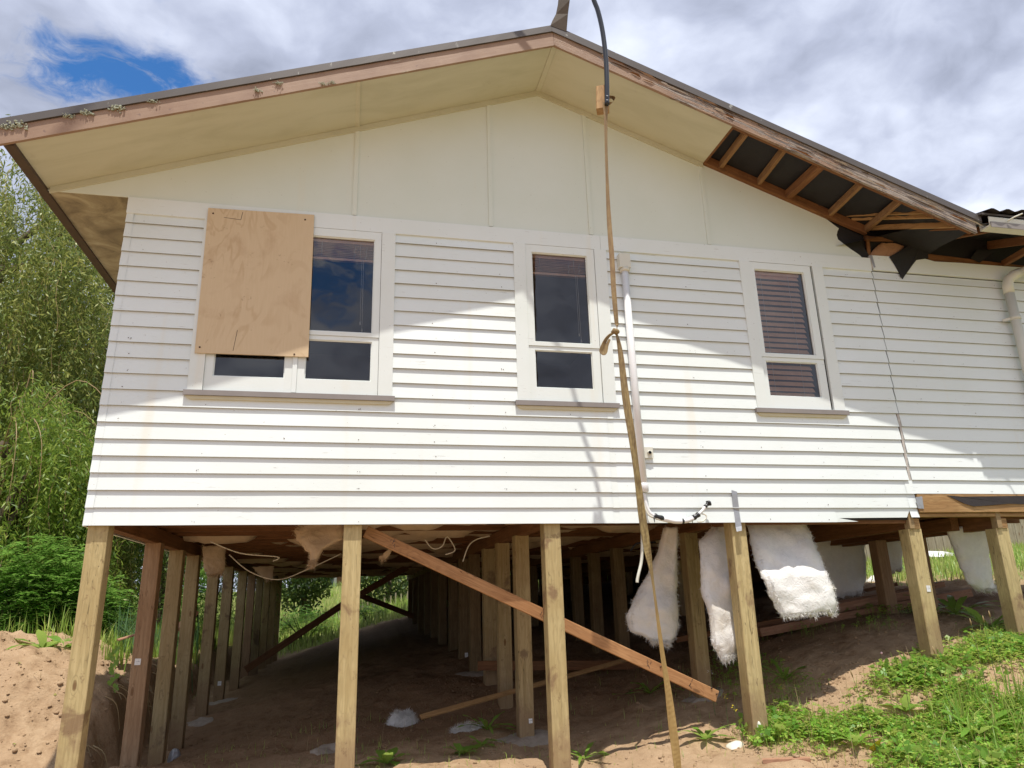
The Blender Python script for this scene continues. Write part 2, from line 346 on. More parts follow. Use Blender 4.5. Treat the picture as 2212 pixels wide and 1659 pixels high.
def f_glass(q, b, oc, ri, pos, out):
    b.inputs['Base Color'].default_value = (1, 1, 1, 1); b.inputs['Roughness'].default_value = .0; b.inputs['Specular IOR Level'].default_value = 1.0; b.inputs['IOR'].default_value = 1.62
    nt = q.nt; gl = q.n('ShaderNodeBsdfGlossy'); gl.inputs['Roughness'].default_value = .012; gl.inputs[0].default_value = (1, 1, 1, 1)
    tr = q.n('ShaderNodeBsdfTransparent'); q.put(tr.inputs[0], q.mix(0.0, (.86, .87, .88), (1, 1, 1)))
    fr = q.n('ShaderNodeFresnel'); fr.inputs[0].default_value = 1.62
    df = q.n('ShaderNodeBsdfDiffuse'); df.inputs[0].default_value = (.5, .48, .44, 1)
    bu = q.n('ShaderNodeBump'); bu.inputs['Strength'].default_value = .05; bu.inputs['Distance'].default_value = .05; q.put(bu.inputs['Height'], q.noise(pos, 2.2, 2, .5)); q.put(gl.inputs['Normal'], bu.outputs[0])
    mx = q.n('ShaderNodeMixShader', i_0=q.math('MULTIPLY', fr.outputs[0], 1.35), i_1=tr, i_2=gl)
    dirt = q.math('ADD', .008, q.math('MULTIPLY', q.ss(q.noise(q.vm('MULTIPLY', pos, (6, 1, 2)), 6, 6, .7), .6, .8), .05))
    m2 = q.n('ShaderNodeMixShader', i_0=dirt, i_1=mx, i_2=df); q.put(out.inputs[0], m2.outputs[0])
M_glass = mat('window glass', f_glass)
def f_wool(col):
    def f(q, b, oc, ri, pos, out):
        n = q.noise(pos, 14, 7, .7, .5); n2 = q.noise(pos, 3.5, 4, .6)
        c = q.mix(q.ss(n, .3, .7), tuple(x*.9 for x in col), col); c = q.mix(q.math('MULTIPLY', q.ss(n2, .45, .7), .35), c, (col[0]*.86, col[1]*.78, col[2]*.62))
        q.put(b.inputs['Base Color'], c); b.inputs['Roughness'].default_value = 1; b.inputs['Specular IOR Level'].default_value = .05
        bump(q, b, n, .8, .02)
    return f
M_wool = mat('white insulation wool', f_wool((.80, .785, .75)))
M_woolbeige = mat('dusty insulation wool', f_wool((.64, .51, .36)))
M_woolpink = mat('pink insulation wool', f_wool((.42, .24, .14)))
def f_strap(q, b, oc, ri, pos, out):
    s = q.n('ShaderNodeSeparateXYZ', i_0=pos); st = q.math('SINE', q.math('MULTIPLY', s.outputs[2], 900)); 
    n = q.noise(q.vm('MULTIPLY', pos, (30, 30, 5)), 2.2, 6, .65, .2); c = q.ramp(n, [(.33, (.10, .06, .022)), (.5, (.20, .145, .055)), (.66, (.33, .25, .10))])
    c = q.mix(q.math('MULTIPLY', q.ss(s.outputs[2], -.2, -.9), .6), c, (.44, .28, .09)); gz_ = q.ss(s.outputs[2], -.3, 2.6); c = q.mix(q.math('MULTIPLY', gz_, .55), c, (.34, .21, .115))  # golden lower end: sunlight on the strap put into its colour
    c = q.mix(q.ss(st, .2, .8, 0, .25), c, (.10, .06, .02)); q.put(b.inputs['Base Color'], c); b.inputs['Roughness'].default_value = .8; bump(q, b, st, .3, .002)
M_strap = mat('webbing strap', f_strap)
def f_soil(q, b, oc, ri, pos, out):
    n = q.noise(pos, .9, 6, .62, .3); n2 = q.noise(pos, 7, 8, .68, .2); n3 = q.noise(pos, 46, 4, .6)
    c = q.ramp(n2, [(.30, (.19, .115, .062)), (.44, (.36, .24, .14)), (.60, (.46, .325, .20))])
    c = q.mix(q.ss(n, .42, .66), c, q.mix(n3, (.44, .31, .195), (.34, .225, .13)))
    # damp, browner soil under the house, its shade also put into the colour
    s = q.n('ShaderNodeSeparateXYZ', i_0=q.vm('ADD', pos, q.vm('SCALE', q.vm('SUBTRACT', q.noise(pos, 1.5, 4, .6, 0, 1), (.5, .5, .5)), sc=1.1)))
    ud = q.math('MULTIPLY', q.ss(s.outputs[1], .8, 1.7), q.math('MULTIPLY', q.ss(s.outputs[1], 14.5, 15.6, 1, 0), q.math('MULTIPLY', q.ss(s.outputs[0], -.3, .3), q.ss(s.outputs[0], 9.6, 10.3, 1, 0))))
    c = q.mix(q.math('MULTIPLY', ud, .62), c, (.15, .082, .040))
    # turf beyond and around the dug ground
    y2 = s.outputs[1]; gr = q.math('MAXIMUM', q.ss(y2, 15.2, 16.5), q.math('MAXIMUM', q.math('MULTIPLY', q.ss(s.outputs[0], -1.6, -2.6), q.ss(y2, 3.2, 4.6)), q.ss(s.outputs[0], 9.9, 11.2)))
    c = q.mix(q.math('MULTIPLY', gr, .85), c, q.mix(n2, (.10, .15, .03), (.20, .21, .06)))
    q.put(b.inputs['Base Color'], c); b.inputs['Roughness'].default_value = .95; b.inputs['Specular IOR Level'].default_value = .15
    n4 = q.noise(pos, 19, 8, .75, .3); bump(q, b, q.math('ADD', q.math('ADD', q.math('MULTIPLY', n2, 1.4), q.math('MULTIPLY', n4, .8)), q.math('MULTIPLY', n3, .3)), .75, .028)
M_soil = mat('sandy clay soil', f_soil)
def leafmat(name, a, b2, c3=None, trans=.35, rough=.45):
    def f(q, b, oc, ri, pos, out):
        isl = q.n('ShaderNodeNewGeometry').outputs['Random Per Island']
        st = [(0.0, a), (.75, b2), (1.0, c3 or b2)]; c = q.ramp(isl, st)
        q.put(b.inputs['Base Color'], c); b.inputs['Roughness'].default_value = rough; b.inputs['Specular IOR Level'].default_value = .4
        tl = q.n('ShaderNodeBsdfTranslucent'); q.put(tl.inputs[0], q.mix(.55, c, tuple(min(1, x*2.4) for x in (c3 or b2))))
        q.put(out.inputs[0], q.n('ShaderNodeMixShader', i_0=trans, i_1=b, i_2=tl).outputs[0])
    return mat(name, f)
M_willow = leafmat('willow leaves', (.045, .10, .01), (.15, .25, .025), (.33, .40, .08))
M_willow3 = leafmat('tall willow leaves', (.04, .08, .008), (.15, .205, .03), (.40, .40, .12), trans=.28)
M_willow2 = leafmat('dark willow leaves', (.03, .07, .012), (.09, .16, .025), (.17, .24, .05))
M_robinia = leafmat('feathery shrub leaves', (.055, .17, .015), (.13, .30, .03), (.22, .36, .08))
M_grass = leafmat('grass blades', (.09, .22, .025), (.24, .40, .05), (.46, .48, .15))
M_bluegrass = leafmat('blue green blades', (.07, .17, .07), (.14, .27, .12), (.2, .3, .14))
M_clover = leafmat('clover leaves', (.07, .21, .02), (.20, .40, .04), (.42, .50, .11))
M_dock = leafmat('broad weed leaves', (.07, .20, .025), (.18, .34, .05), (.34, .42, .10), rough=.35)
M_dry = leafmat('dry stems', (.24, .16, .07), (.36, .26, .12), (.42, .33, .17), trans=.1)
M_tree2 = leafmat('background leaves', (.02, .05, .012), (.06, .11, .025), (.12, .16, .04))
M_yellow = simple('yellow petals', (.75, .58, .03), .6); M_pinkfl = simple('clover flower', (.62, .42, .45), .7); M_whitefl = simple('white petals', (.8, .8, .72), .7)
M_bark = simple('willow bark', (.12, .09, .06), .9, var=.4, sc=12, bmp=.8)
M_stem = simple('green stem', (.10, .16, .04), .6)
M_fence = mat('weathered fence timber', timber((.40, .35, .26), (.30, .25, .17)))
M_farhouse = simple('far house wall', (.66, .66, .64), .6); M_farglass = simple('far window', (.10, .12, .15), .2); M_red = simple('dark red paint', (.22, .03, .03), .5)

# ------------------------------------------------------------------ ground
CPT = [(0, 0, -1.86), (0, 1.6, -1.91), (0, 2.6, -2.08), (0, 3.5, -2.04), (0, 5, -1.96), (0, 6.2, -1.94), (0, 7.8, -1.93), (0, 9, -1.88), (0, 10.4, -1.9), (0, 12, -1.9), (0, 15, -1.95),
       (1.9, 0, -1.90), (1.9, 1.5, -1.85), (1.7, 4, -1.75), (1.7, 8, -1.62), (1.7, 15, -1.45),
       (3.5, 0, -1.87), (3.5, 1.14, -1.8), (3.46, 2.06, -1.69), (3.43, 2.9, -1.58), (3.43, 4, -1.5), (3.44, 6.1, -1.32), (3.44, 7.7, -1.25), (3.45, 15, -.98),
       (5.25, .03, -1.75), (5.2, 1, -1.57), (5.3, 3, -1.35), (5.3, 8, -1.05), (5.3, 15, -.7), (6.2, 0, -1.5), (7.05, .03, -1.21), (8, .03, -1.08), (7.6, 1.6, -.9), (8.2, 2.2, -.9), (9, 3, -.75), (9, 0, -.95),
       (10, 3, -.55), (12, 5, -.28), (14, 8, .0), (18, 8, .25), (12, 0, -.6), (16, 0, -.2), (8, 8, -.6), (10, 15, -.1),
       (0, 20, -1.6), (4, 20, -.75), (10, 20, .2), (1, 30, -.25), (5, 30, .35), (12, 30, 1.2), (20, 20, 1.2),
       (-.8, -1, -2.0), (-3, 0, -2.1), (0, -3, -2.15), (3, -3, -2.15), (3, -1, -1.95), (5.2, -1, -1.84), (6.6, -.9, -1.6), (8, -1, -1.3), (6, -3, -1.95), (9, -3, -1.4), (14, -3, -.8), (1.9, -6, -2.25), (6, -7, -2.1), (12, -8, -1.2), (-4, -5, -2.3),
       (-3, 4, -1.95), (-3, 9, -1.9), (-3, 16, -1.7), (-8, 5, -2.0), (-8, 12, -1.9), (-10, 25, -1), (-10, -5, -2.4),
       (0, 60, 1.2), (40, 60, 6), (-40, 60, 0), (60, 0, 3), (-60, 0, -3), (0, -50, -4), (40, -40, -1), (-40, -40, -5)]
CPT = np.array(CPT, float)
def tps(r): return np.where(r > 0, r*r*np.log(np.maximum(r, 1e-9)), 0)
_n = len(CPT); _K = tps(np.hypot(CPT[:, None, 0]-CPT[None, :, 0], CPT[:, None, 1]-CPT[None, :, 1]))+np.eye(_n)*.05
_P = np.c_[np.ones(_n), CPT[:, :2]]; _A = np.block([[_K, _P], [_P.T, np.zeros((3, 3))]]); _w = np.linalg.solve(_A, np.r_[CPT[:, 2], 0, 0, 0])
def sst(x, a, b): t = np.clip((x-a)/(b-a), 0, 1); return t*t*(3-2*t)
def gz(x, y, fine=True):
    x = np.atleast_1d(np.asarray(x, float)); y = np.atleast_1d(np.asarray(y, float)); sh = x.shape; x = x.ravel(); y = y.ravel()
    xc, yc = np.clip(x, -60, 60), np.clip(y, -50, 60)
    z = _w[_n]+_w[_n+1]*xc+_w[_n+2]*yc
    for i in range(_n): z += _w[i]*tps(np.hypot(xc-CPT[i, 0], yc-CPT[i, 1]))
    # spoil bank along the left side of the dug ground
    e = -.30+.14*vn(y*1.7, y*0+3)+.10*vn(y*5, y*0+9)
    side = sst(-x, -e-.02, -e+.22)*.75+sst(-x, -e+.1, -e+1.0)*.25
    H = 1.10*sst(y, 1.35+.35*vn(x*1.3, x*0+5), 3.1)*(1-.38*sst(y, 4.6, 6.5))*(1-sst(-x, 5, 9)*.6)*(1-sst(y, 17, 22))
    z += side*H*(1+.22*vn(x*.9+7, y*.9))
    if fine:
        near = 1-sst(np.hypot(x-3, y-2), 16, 30)
        z += near*(.10*fbm(x, y, .8, 3, 5)+.045*fbm(x, y, 3.3, 4, 9)+.05*np.abs(fbm(x, y, 7.5, 3, 21))*(.7+side*.5)+side*H*(.20*fbm(x, y, 1.6, 3, 33)+.05*fbm(x, y, 9.5, 3, 41)))+(1-near)*fbm(x, y, .12, 3, 3)*.6
    return z.reshape(sh)
def gzs(x, y): return float(gz(x, y)[0])
def axis(a, b, st, lo, hi):
    c = list(np.arange(a, b, st)); s = st; v = c[-1]
    while v < hi: s *= 1.18; v += s; c.append(v)
    s = st; v = c[0]; L = []
    while v > lo: s *= 1.18; v -= s; L.append(v)
    return np.array(L[::-1]+c)
gx, gy = axis(-4, 10.5, .045, -450, 450), axis(-1.8, 7, .045, -120, 600)
XX, YY = np.meshgrid(gx, gy); ZZ = gz(XX, YY); nx, ny = len(gx), len(gy)
idx = np.arange(nx*ny).reshape(ny, nx); Q = np.c_[idx[:-1, :-1].ravel(), idx[:-1, 1:].ravel(), idx[1:, 1:].ravel(), idx[1:, :-1].ravel()]
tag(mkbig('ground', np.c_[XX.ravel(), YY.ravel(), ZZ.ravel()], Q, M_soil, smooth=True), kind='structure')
# loose clods and pebbles
ico = bpy.data.meshes.new('t'); import bmesh
_b = bmesh.new(); bmesh.ops.create_icosphere(_b, subdivisions=1, radius=1); IV = np.array([v.co[:] for v in _b.verts]); IF = np.array([[v.index for v in f.verts] for f in _b.faces]); _b.free()
def clods(name, X, Y, R, m, flat=.65):
    n = len(X); Z = gz(X, Y); V = IV[None]*(R[:, None, None])*(1+.5*(nr.rand(n, len(IV), 1)-.5))*np.array([1, 1, flat])[None]*(.7+.6*nr.rand(n, 1, 3))
    V = V+np.stack([X, Y, Z+R*.2], 1)[:, None]; Fq = IF[None]+(np.arange(n)*len(IV))[:, None, None]
    return tag(mkbig(name, V.reshape(-1, 3), Fq.reshape(-1, 3), m, smooth=False), kind='stuff')
n = 11000; X = nr.uniform(-2.5, 8.5, n); Y = nr.uniform(-1.2, 4, n)**1.0; R = .004+.014*nr.rand(n)**5
X = np.r_[X, nr.uniform(-2.6, -.2, 500), nr.uniform(5, 9, 900)]; Y = np.r_[Y, nr.uniform(.9, 4, 500), nr.uniform(-1.2, .5, 900)]; R = np.r_[R, .007+.022*nr.rand(500)**4, .008+.02*nr.rand(900)**3]
o = clods('loose_soil_clods', X, Y, R, M_soil); tag(o, 'small loose clods and pebbles scattered over the bare soil', 'clods')

# ------------------------------------------------------------------ house
XL, XC, XR = -.616, 3.569, 7.075
def soff(x): return 4.261-.3675*abs(x-XC)
house = empty('house', (3.5, 0, 0), 'white weatherboard house on tall timber posts with brown roof edges and a stripped right eave', 'house')
WIN = [(.605, 2.20), (3.273, 4.171), (5.555, 6.483)]
Z = .13
def board(x0, x1, z0, jitter=.0012, top=.15, m=M_white, y=0.0, cut=None, name='weatherboard'):
    n = max(1, int((x1-x0)/.45)); V, Fc = [], []
    dz_, dy_ = rnd.uniform(-jitter, jitter), rnd.uniform(-.0012, .0012)
    for i in range(n+1):
        x = x0+(x1-x0)*i/n; w = rnd.uniform(-1, 1)*.0011; zb = z0+dz_+w
        if cut: zb = max(zb, cut(x))
        f = (zb-z0)/.15
        V += [(x, y-.0245+.0185*f+dy_+w*.6, zb), (x, y-.006+dy_, z0+top), (x, y+.002, z0+top), (x, y-.0095+.011*f+dy_, zb)]
    for i in range(n):
        a = i*4; b = a+4; Fc += [(a, b, b+1, a+1), (a+1, b+1, b+2, a+2), (a+2, b+2, b+3, a+3), (a+3, b+3, b, a)]
    Fc += [(0, 1, 2, 3), (n*4+3, n*4+2, n*4+1, n*4)]
    o = mk(name, V, Fc, m, house); o.data.materials.append(M_lapshade)
    for i in range(n): o.data.polygons[i*4+3].material_index = 1     # underside darkened: shade of the lap put into the colour
    return o
for r in range(20):
    z0 = r*Z; top = .15 if r < 19 else .088-.0
    if r == 0:
        board(.0, 6.215, 0)
        # torn bottom board: splinter and split upper half
        mk('weatherboard', [(6.217, -.0198, .0), (6.44, -.017, .004), (6.24, -.018, .036), (6.96, -.017, .040), (7.03, -.0105, .150), (6.217, -.006, .150),
                            (6.217, -.0085, .0), (6.44, -.008, .004), (6.24, -.006, .036), (6.96, -.006, .040), (7.03, .0, .150), (6.217, .002, .150)],
           [(0, 1, 2, 5), (2, 3, 4, 5), (0, 6, 7, 1), (1, 7, 8, 2), (2, 8, 9, 3), (3, 9, 10, 4), (4, 10, 11, 5), (5, 11, 6, 0), (11, 8, 7, 6), (11, 10, 9, 8)], M_white, house)['label'] = 'torn bottom board with a splintered end'
    elif r < 8:
        xe = 7.068+(.02 if r < 3 else 0)-(.018 if 2 <= r <= 7 and r != 2 else 0)
        board(.0, 4.105, z0); board(4.107, xe, z0)
    else:
        for a, b in ((.0, .605), (2.20, 3.273), (4.171, 5.555), (6.483, 7.066+rnd.uniform(-.004, .003))): board(a, b, z0, top=top)
    if r >= 2: board((7.088 if 3 <= r <= 7 else 7.077)+rnd.uniform(0, .004), 9.95, z0+.002, top=top, y=.003)
    # metal/timber soakers on corner and joints
    V = [(-.004, -.0285, z0-.001), (.052, -.0275, z0-.001), (.052, -.0105, z0+.134), (-.004, -.0115, z0+.134), (-.004, .03, z0-.001), (-.004, .03, z0+.134)]
    mk('corner_soaker', V, [(0, 1, 2, 3), (4, 0, 3, 5)], M_white, house)
    if r < 8: mk('joint_soaker', [(4.078, -.0275, z0-.002), (4.133, -.0275, z0-.002), (4.133, -.0118, z0+.12), (4.078, -.0118, z0+.12), (4.078, -.0200, z0+.12), (4.133, -.02, z0+.12)][:4], [(0, 1, 2, 3)], M_trim, house)
    if 3 <= r <= 7: box('board_end_strip', 7.062+rnd.uniform(-.004, .004), 7.085, -.012, .0, z0, z0+.128, M_gap, house)
    if r <= 2: mk('joint_soaker', [(7.0, -.0285, z0+(.04 if r == 0 else -.001)), (7.09, -.0285, z0+(.04 if r == 0 else -.001)), (7.09, -.010, z0+.132), (7.0, -.010, z0+.132)], [(0, 1, 2, 3)], M_white, house)
# left flank boards (short way back is all one can see)
for r in range(20):
    z0 = r*Z; mk('weatherboard', [(-.020, .03, z0), (-.020, 15.6, z0), (-.006, 15.6, z0+.15), (-.006, .03, z0+.15), (.0, .03, z0), (.0, 15.6, z0), (.0, 15.6, z0+.15), (.0, .03, z0+.15)],
                 [(0, 3, 2, 1), (0, 1, 5, 4), (3, 7, 6, 2), (0, 4, 7, 3), (1, 2, 6, 5)], M_white, house)
# frieze boards
box('frieze_board', -.006, 4.12, -.026, .002, 2.556, 2.702, M_white, house); box('frieze_board', 4.122, 7.066, -.026, .002, 2.557, 2.703, M_white, house)
prism('frieze_board', [(7.09, 2.572), (9.95, 2.572), (9.95, 2.742), (8.9, 2.741), (8.2, 2.736), (7.86, 2.727), (7.72, 2.755), (7.66, 2.752), (7.3, 2.742), (7.09, 2.738)], -.024, .005, M_white, house)
box('board_end_strip', 7.068, 7.088, -.022, .0, 2.585, 2.735, M_gap, house)
mk('joint_soaker', [(7.072, -.027, 2.735), (7.10, -.027, 2.737), (7.112, -.030, 2.60), (7.094, -.027, 2.596)], [(0, 3, 2, 1)], M_duct, house)
# sheathing behind the boards (with window openings) and rooms
L = []
for a, b in ((.0, .70), (2.11, 3.37), (4.06, 5.65), (6.36, 7.06), (7.10, 9.93)): L.append((a, b, .006, .10, .27, 2.70))
L += [(7.06, 7.10, .03, .10, .27, 2.70)]
for a, b in ((.70, 2.11), (3.37, 4.06), (5.65, 6.36)): L += [(a, b, .006, .10, .27, 1.10), (a, b, .006, .10, 2.53, 2.70)]
L += [(0, 7.06, .006, .03, .02, .268)]
boxes('wall_frame', L, M_paper, house)
boxes('room_lining', [(.05, 9.9, 3.6, 3.65, .32, 2.66), (.05, 9.9, .1, 3.6, .27, .30), (.05, 9.9, .1, 3.6, 2.62, 2.66), (2.7, 2.75, .1, 3.6, .3, 2.62), (4.9, 4.95, .1, 3.6, .3, 2.62), (7.2, 7.25, .1, 3.6, .3, 2.62)], M_room, house)
boxes('outer_wall', [(.0, .1, .1, 15.6, .27, 2.70), (.1, 9.9, 15.5, 15.6, .27, 2.7), (9.85, 9.95, .1, 15.5, .27, 2.7)], M_white, house)
# gable sheets and battens
GB = [1.834, 3.069, 4.039, 5.262]
edges = [XL]+GB+[XR]
for i in range(5):
    a, b = edges[i]+(.002 if i else 0), edges[i+1]-.002
    poly = [(a, 2.706), (b, 2.706), (b, soff(b))]+([(XC, soff(XC))] if a < XC < b else [])+([(a, soff(a))] if i else [(a, 2.716)])
    if i == 4: poly = [(a, 2.706), (6.985, 2.706), (6.96, 2.735), (6.90, 2.775), (6.86, 2.80), (6.78, 2.86), (6.735, 2.895), (6.728, 2.945), (6.745, 2.99), (6.768, 3.025), (6.70, 3.075), (6.62, 3.135), (6.53, 3.175), (a, soff(a)-.0)]
    prism('gable_sheet', poly, -.013, -.004, M_gable, house)
for i, x in enumerate(GB): prism('gable_batten', [(x-.019, 2.709), (x+.019, 2.709), (x+.019, soff(x+.019)-.03), (x-.019, soff(x-.019)-.03)], -.024, -.013, M_gable, house)
# trim where gable meets sloping soffit
for a, b in ((XL+.02, XC), (XC, 5.285)):
    prism('soffit_trim', [(a, soff(a)-.052), (b, soff(b)-.052), (b, soff(b)-.002), (a, soff(a)-.002)], -.034, -.0135, M_soffit, house)
# soffit sheets of the gable overhang
YB = -.655
for a, b in ((XL, 1.829), (1.833, XC), (XC, 5.288)):
    prism('soffit_sheet', [(a, soff(a)), (b, soff(b)), (b, soff(b)+.008), (a, soff(a)+.008)], YB, .02, M_soffit, house)
beam('soffit_batten', (1.831, -.65, soff(1.831)-.004), (1.831, -.035, soff(1.831)-.004), .04, .008, M_soffit, house, ch=.002)
beam('soffit_batten', (XC-.0, -.65, soff(XC)-.010), (XC-.0, -.035, soff(XC)-.010), .045, .014, M_soffit, house, ch=.002)
# side eave, flat
box('soffit_sheet', XL, -.022, .0, 15.6, 2.712, 2.718, M_soffit_dirty, house)
box('eave_fascia', -.69, XL, -.65, 15.7, 2.692, 2.86, M_dkbrown, house)
# barge boards
def slopebeam(name, xa, xb, y0, y1, zb, zt, m, wob=0.0):
    a, b = Vector((xa, 0, soff(xa))), Vector((xb, 0, soff(xb))); X = (b-a).normalized(); Yv = Vector((0, 1, 0)); Zv = X.cross(Yv)
    M = Matrix.Translation(Vector((xa, (y0+y1)/2, soff(xa)+(zb+zt)/2))) @ Matrix((X, Yv, Zv)).transposed().to_4x4()
    L_ = (b-a).length; h = (zt-zb)/2; t = (y1-y0)/2; sl_ = (b.z-a.z)/(b.x-a.x); s_ = sl_*h/math.sqrt(1+sl_*sl_); c_ = h/math.sqrt(1+sl_*sl_)
    n = max(1, int(L_/.12)) if wob else 1; V = []
    for i in range(n+1):
        x = L_*i/n; w = rnd.uniform(-wob, wob); w2 = rnd.uniform(-wob, wob)*.5
        V += [(x-s_, -t, -c_+w), (x+s_, -t+w2, c_+w2), (x+s_, t, c_), (x-s_, t, -c_)]
    Fc = [(0, 1, 2, 3), (n*4+3, n*4+2, n*4+1, n*4)]
    for i in range(n):
        p = i*4; q_ = p+4; Fc += [(p, q_, q_+1, p+1), (p+1, q_+1, q_+2, p+2), (p+2, q_+2, q_+3, p+3), (p+3, q_+3, q_, p)]
    return mk(name, V, Fc, m, house, M=M)
slopebeam('barge_board', -.76, XC-.012, -.682, -.657, -.018, .125, M_barge, .0015)['label'] = 'sound brown left barge board'
slopebeam('barge_board', XC-.010, 7.76, -.682, -.657, -.018, .125, M_barge_peel, .005)['label'] = 'rotten right barge board with peeling paint'
slopebeam('barge_flashing', -.78, XC-.030, -.697, -.60, .128, .196, M_flash, .001); slopebeam('barge_flashing', XC-.028, 7.83, -.697, -.60, .128, .196, M_flash, .001)
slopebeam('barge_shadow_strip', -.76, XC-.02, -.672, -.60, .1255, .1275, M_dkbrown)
# split slivers standing off the rotten barge
for k in range(34):
    x = rnd.uniform(4.0, 7.6) if k > 8 else rnd.uniform(3.7, 5.2); l = rnd.uniform(.08, .34); z_ = rnd.uniform(.03, .11) if x < 5.6 else rnd.uniform(-.0, .11); t = rnd.uniform(.003, .010)
    lift = rnd.uniform(.004, .016)
    V = [(x, -.684, soff(x)+z_), (x+l, -.684, soff(x+l)+z_+rnd.uniform(-.01, .01)), (x+l*.7, -.684-lift, soff(x+l*.7)+z_+t), (x+l*.2, -.684-lift*.6, soff(x+l*.2)+z_+t)]
    mk('wood_sliver', V, [(0, 1, 2, 3)], rnd.choice([M_barge, M_gap, M_gap, M_dkbrown, M_oldpine]), house)
# upturned ridge flap at the apex
fl = [W(p, y=yy) for p, yy in (((1189, 55), -.70), ((1224, 68), -.70), ((1203, 56), -.60), ((1227, 30), -.74), ((1201, 30), -.72), ((1207, 0), -.75), ((1231, 0), -.78), ((1210, -40), -.78), ((1236, -40), -.80), ((1219, 45), -.69), ((1193, 45), -.70))]
mk('ridge_flap', [fl[0], fl[1], fl[3], fl[6], fl[8], fl[7], fl[5], fl[4], fl[10]]+[p+np.array([.01, .07, 0]) for p in (fl[0], fl[1], fl[3], fl[6], fl[8], fl[7], fl[5], fl[4], fl[10])],
   [(0, 1, 2, 7), (0, 7, 8), (7, 2, 3, 6), (6, 3, 4, 5), (1, 10, 11, 2), (2, 11, 12, 3), (3, 12, 13, 4), (0, 8, 17, 9), (8, 7, 16, 17), (7, 6, 15, 16), (6, 5, 14, 15), (9, 16, 11, 10), (16, 15, 12, 11), (15, 14, 13, 12)], M_dkbrown2, house)
# roof skins
def roofp(xa, xb, nm='roof_sheet'):
    mk(nm, [(xa, -.69, soff(xa)+.17), (xb, -.69, soff(xb)+.17), (xb, 15.9, soff(xb)+.17), (xa, 15.9, soff(xa)+.17), (xa, -.69, soff(xa)+.195), (xb, -.69, soff(xb)+.195), (xb, 15.9, soff(xb)+.195), (xa, 15.9, soff(xa)+.195)],
       BF, M_flash, house)
roofp(-.775, XC); roofp(XC, 7.80)
# exposed overhang framing, right
V = []; nn = 26
for i in range(nn+1):
    for j in range(7):
        x = 5.28+(7.8-5.28)*i/nn; y = -.65+.68*j/6; V.append((x, y, soff(x)+.095+.012*math.sin(x*23+j)+rnd.uniform(-.006, .006)))
mk('roof_underlay', V, [(i*7+j, (i+1)*7+j, (i+1)*7+j+1, i*7+j+1) for i in range(nn) for j in range(6)], M_under, house, smooth=True)
slopebeam('fly_rafter', 5.29, 7.74, -.6565, -.612, -.004, .09, M_oldpine, .002)
slopebeam('wall_rafter', 5.29, 7.06, -.058, -.014, -.012, .085, M_oldpine, .002)
slopebeam('edge_rafter', 5.289, 5.31, -.61, -.06, .0, .09, M_oldpine)
for x, w, xo in ((5.47, .042, 5.45), (5.88, .042, 5.83), (6.20, .075, 6.20), (6.66, .042, 6.62), (7.06, .042, 7.02)):
    beam('lookout', (x, -.05, soff(x)+.045), (xo, -.61, soff(xo)+.045), w, .07 if w < .05 else .085, M_lookout if w < .05 else M_oldpine, house, ch=.003)
def r1(x, y): return (1774+x*.1979, 403.3+y*.1979)
beam('eave_board', W(r1(280, 300), y=-.06), W(r1(1210, 265), y=-.60), .02, .055, M_pine, house)
beam('eave_board', W(r1(330, 345), y=-.05), W(r1(1290, 318), y=-.60), .02, .05, M_pine, house)
beam('eave_board', W(r1(500, 425), y=-.04), W(r1(1520, 392), y=-.62), .02, .105, M_pine, house)
beam('eave_board', W(r1(700, 480), y=-.0), W(r1(1500, 450), y=-.55), .02, .04, M_oldpine, house)
# wing to the right: eave facing the front, soffit stripped off
boxes('attic_darkness_lining', [(6.5, 9.9, .035, .05, 2.70, 3.35)], M_under, house).name = 'underlay_attic_dark'  # black sheet added to stand in for the darkness of the attic
mk('roof_underlay', [(7.55, -.66, 2.83), (9.95, -.66, 2.83), (9.95, 3, 4.15), (7.55, 3, 4.15)], [(0, 1, 2, 3)], M_under, house)
mk('roof_underlay', [(6.6, .03, 2.80), (7.9, -.60, 2.98), (7.9, .03, 3.2), (6.6, .03, 3.3)], [(0, 1, 2, 3)], M_under, house)
mk('roof_sheet', [(7.8, -.74, 2.88), (9.95, -.74, 2.88), (9.95, 3, 4.28), (7.8, 3, 4.28), (7.8, -.74, 2.90), (9.95, -.74, 2.90), (9.95, 3, 4.30), (7.8, 3, 4.30)], BF, M_flash, house)
V, Fc = [], []
for i in range(41):                                                  # corrugated iron lip over the gutter
    x = 7.83+i*.03; zz = 2.915+.016*math.sin(i*1.05)+.01*math.sin(x*7); V += [(x, -.80, zz), (x, -.55, zz+.06)]
    if i: Fc.append((i*2-2, i*2, i*2+1, i*2-1))
mk('corrugated_iron', V, Fc, M_paper, house, smooth=True)
gt = [(-.72, 2.76), (-.745, 2.765), (-.75, 2.85), (-.745, 2.86), (-.74, 2.85), (-.735, 2.775), (-.64, 2.775), (-.635, 2.85), (-.625, 2.85), (-.625, 2.76)]
V = [(7.862, y, z) for y, z in gt]+[(9.95, y, z) for y, z in gt]; k = len(gt)
mk('gutter', V, [tuple(range(k-1, -1, -1)), tuple(range(k, 2*k))]+[(i, (i+1) % k, k+(i+1) % k, k+i) for i in range(k)], M_pvccream, house)
box('gutter_fascia', 7.864, 9.95, -.757, -.7505, 2.742, 2.80, M_sill, house)
tube('gutter_strap', [W(r1(2030, 375), y=-.77), W(r1(2110, 330), y=-.80), W(r1(2200, 292), y=-.86)], .007, M_pvccream, house, 6)
beam('wing_rafter', W(r1(1215, 565), y=0.0), W(r1(1860, 440), y=-.62), .045, .10, M_oldpine, house)
beam('wing_rafter', W(r1(1830, 640), y=0.02), W(r1(2330, 570), y=-.60), .045, .09, M_oldpine, house)
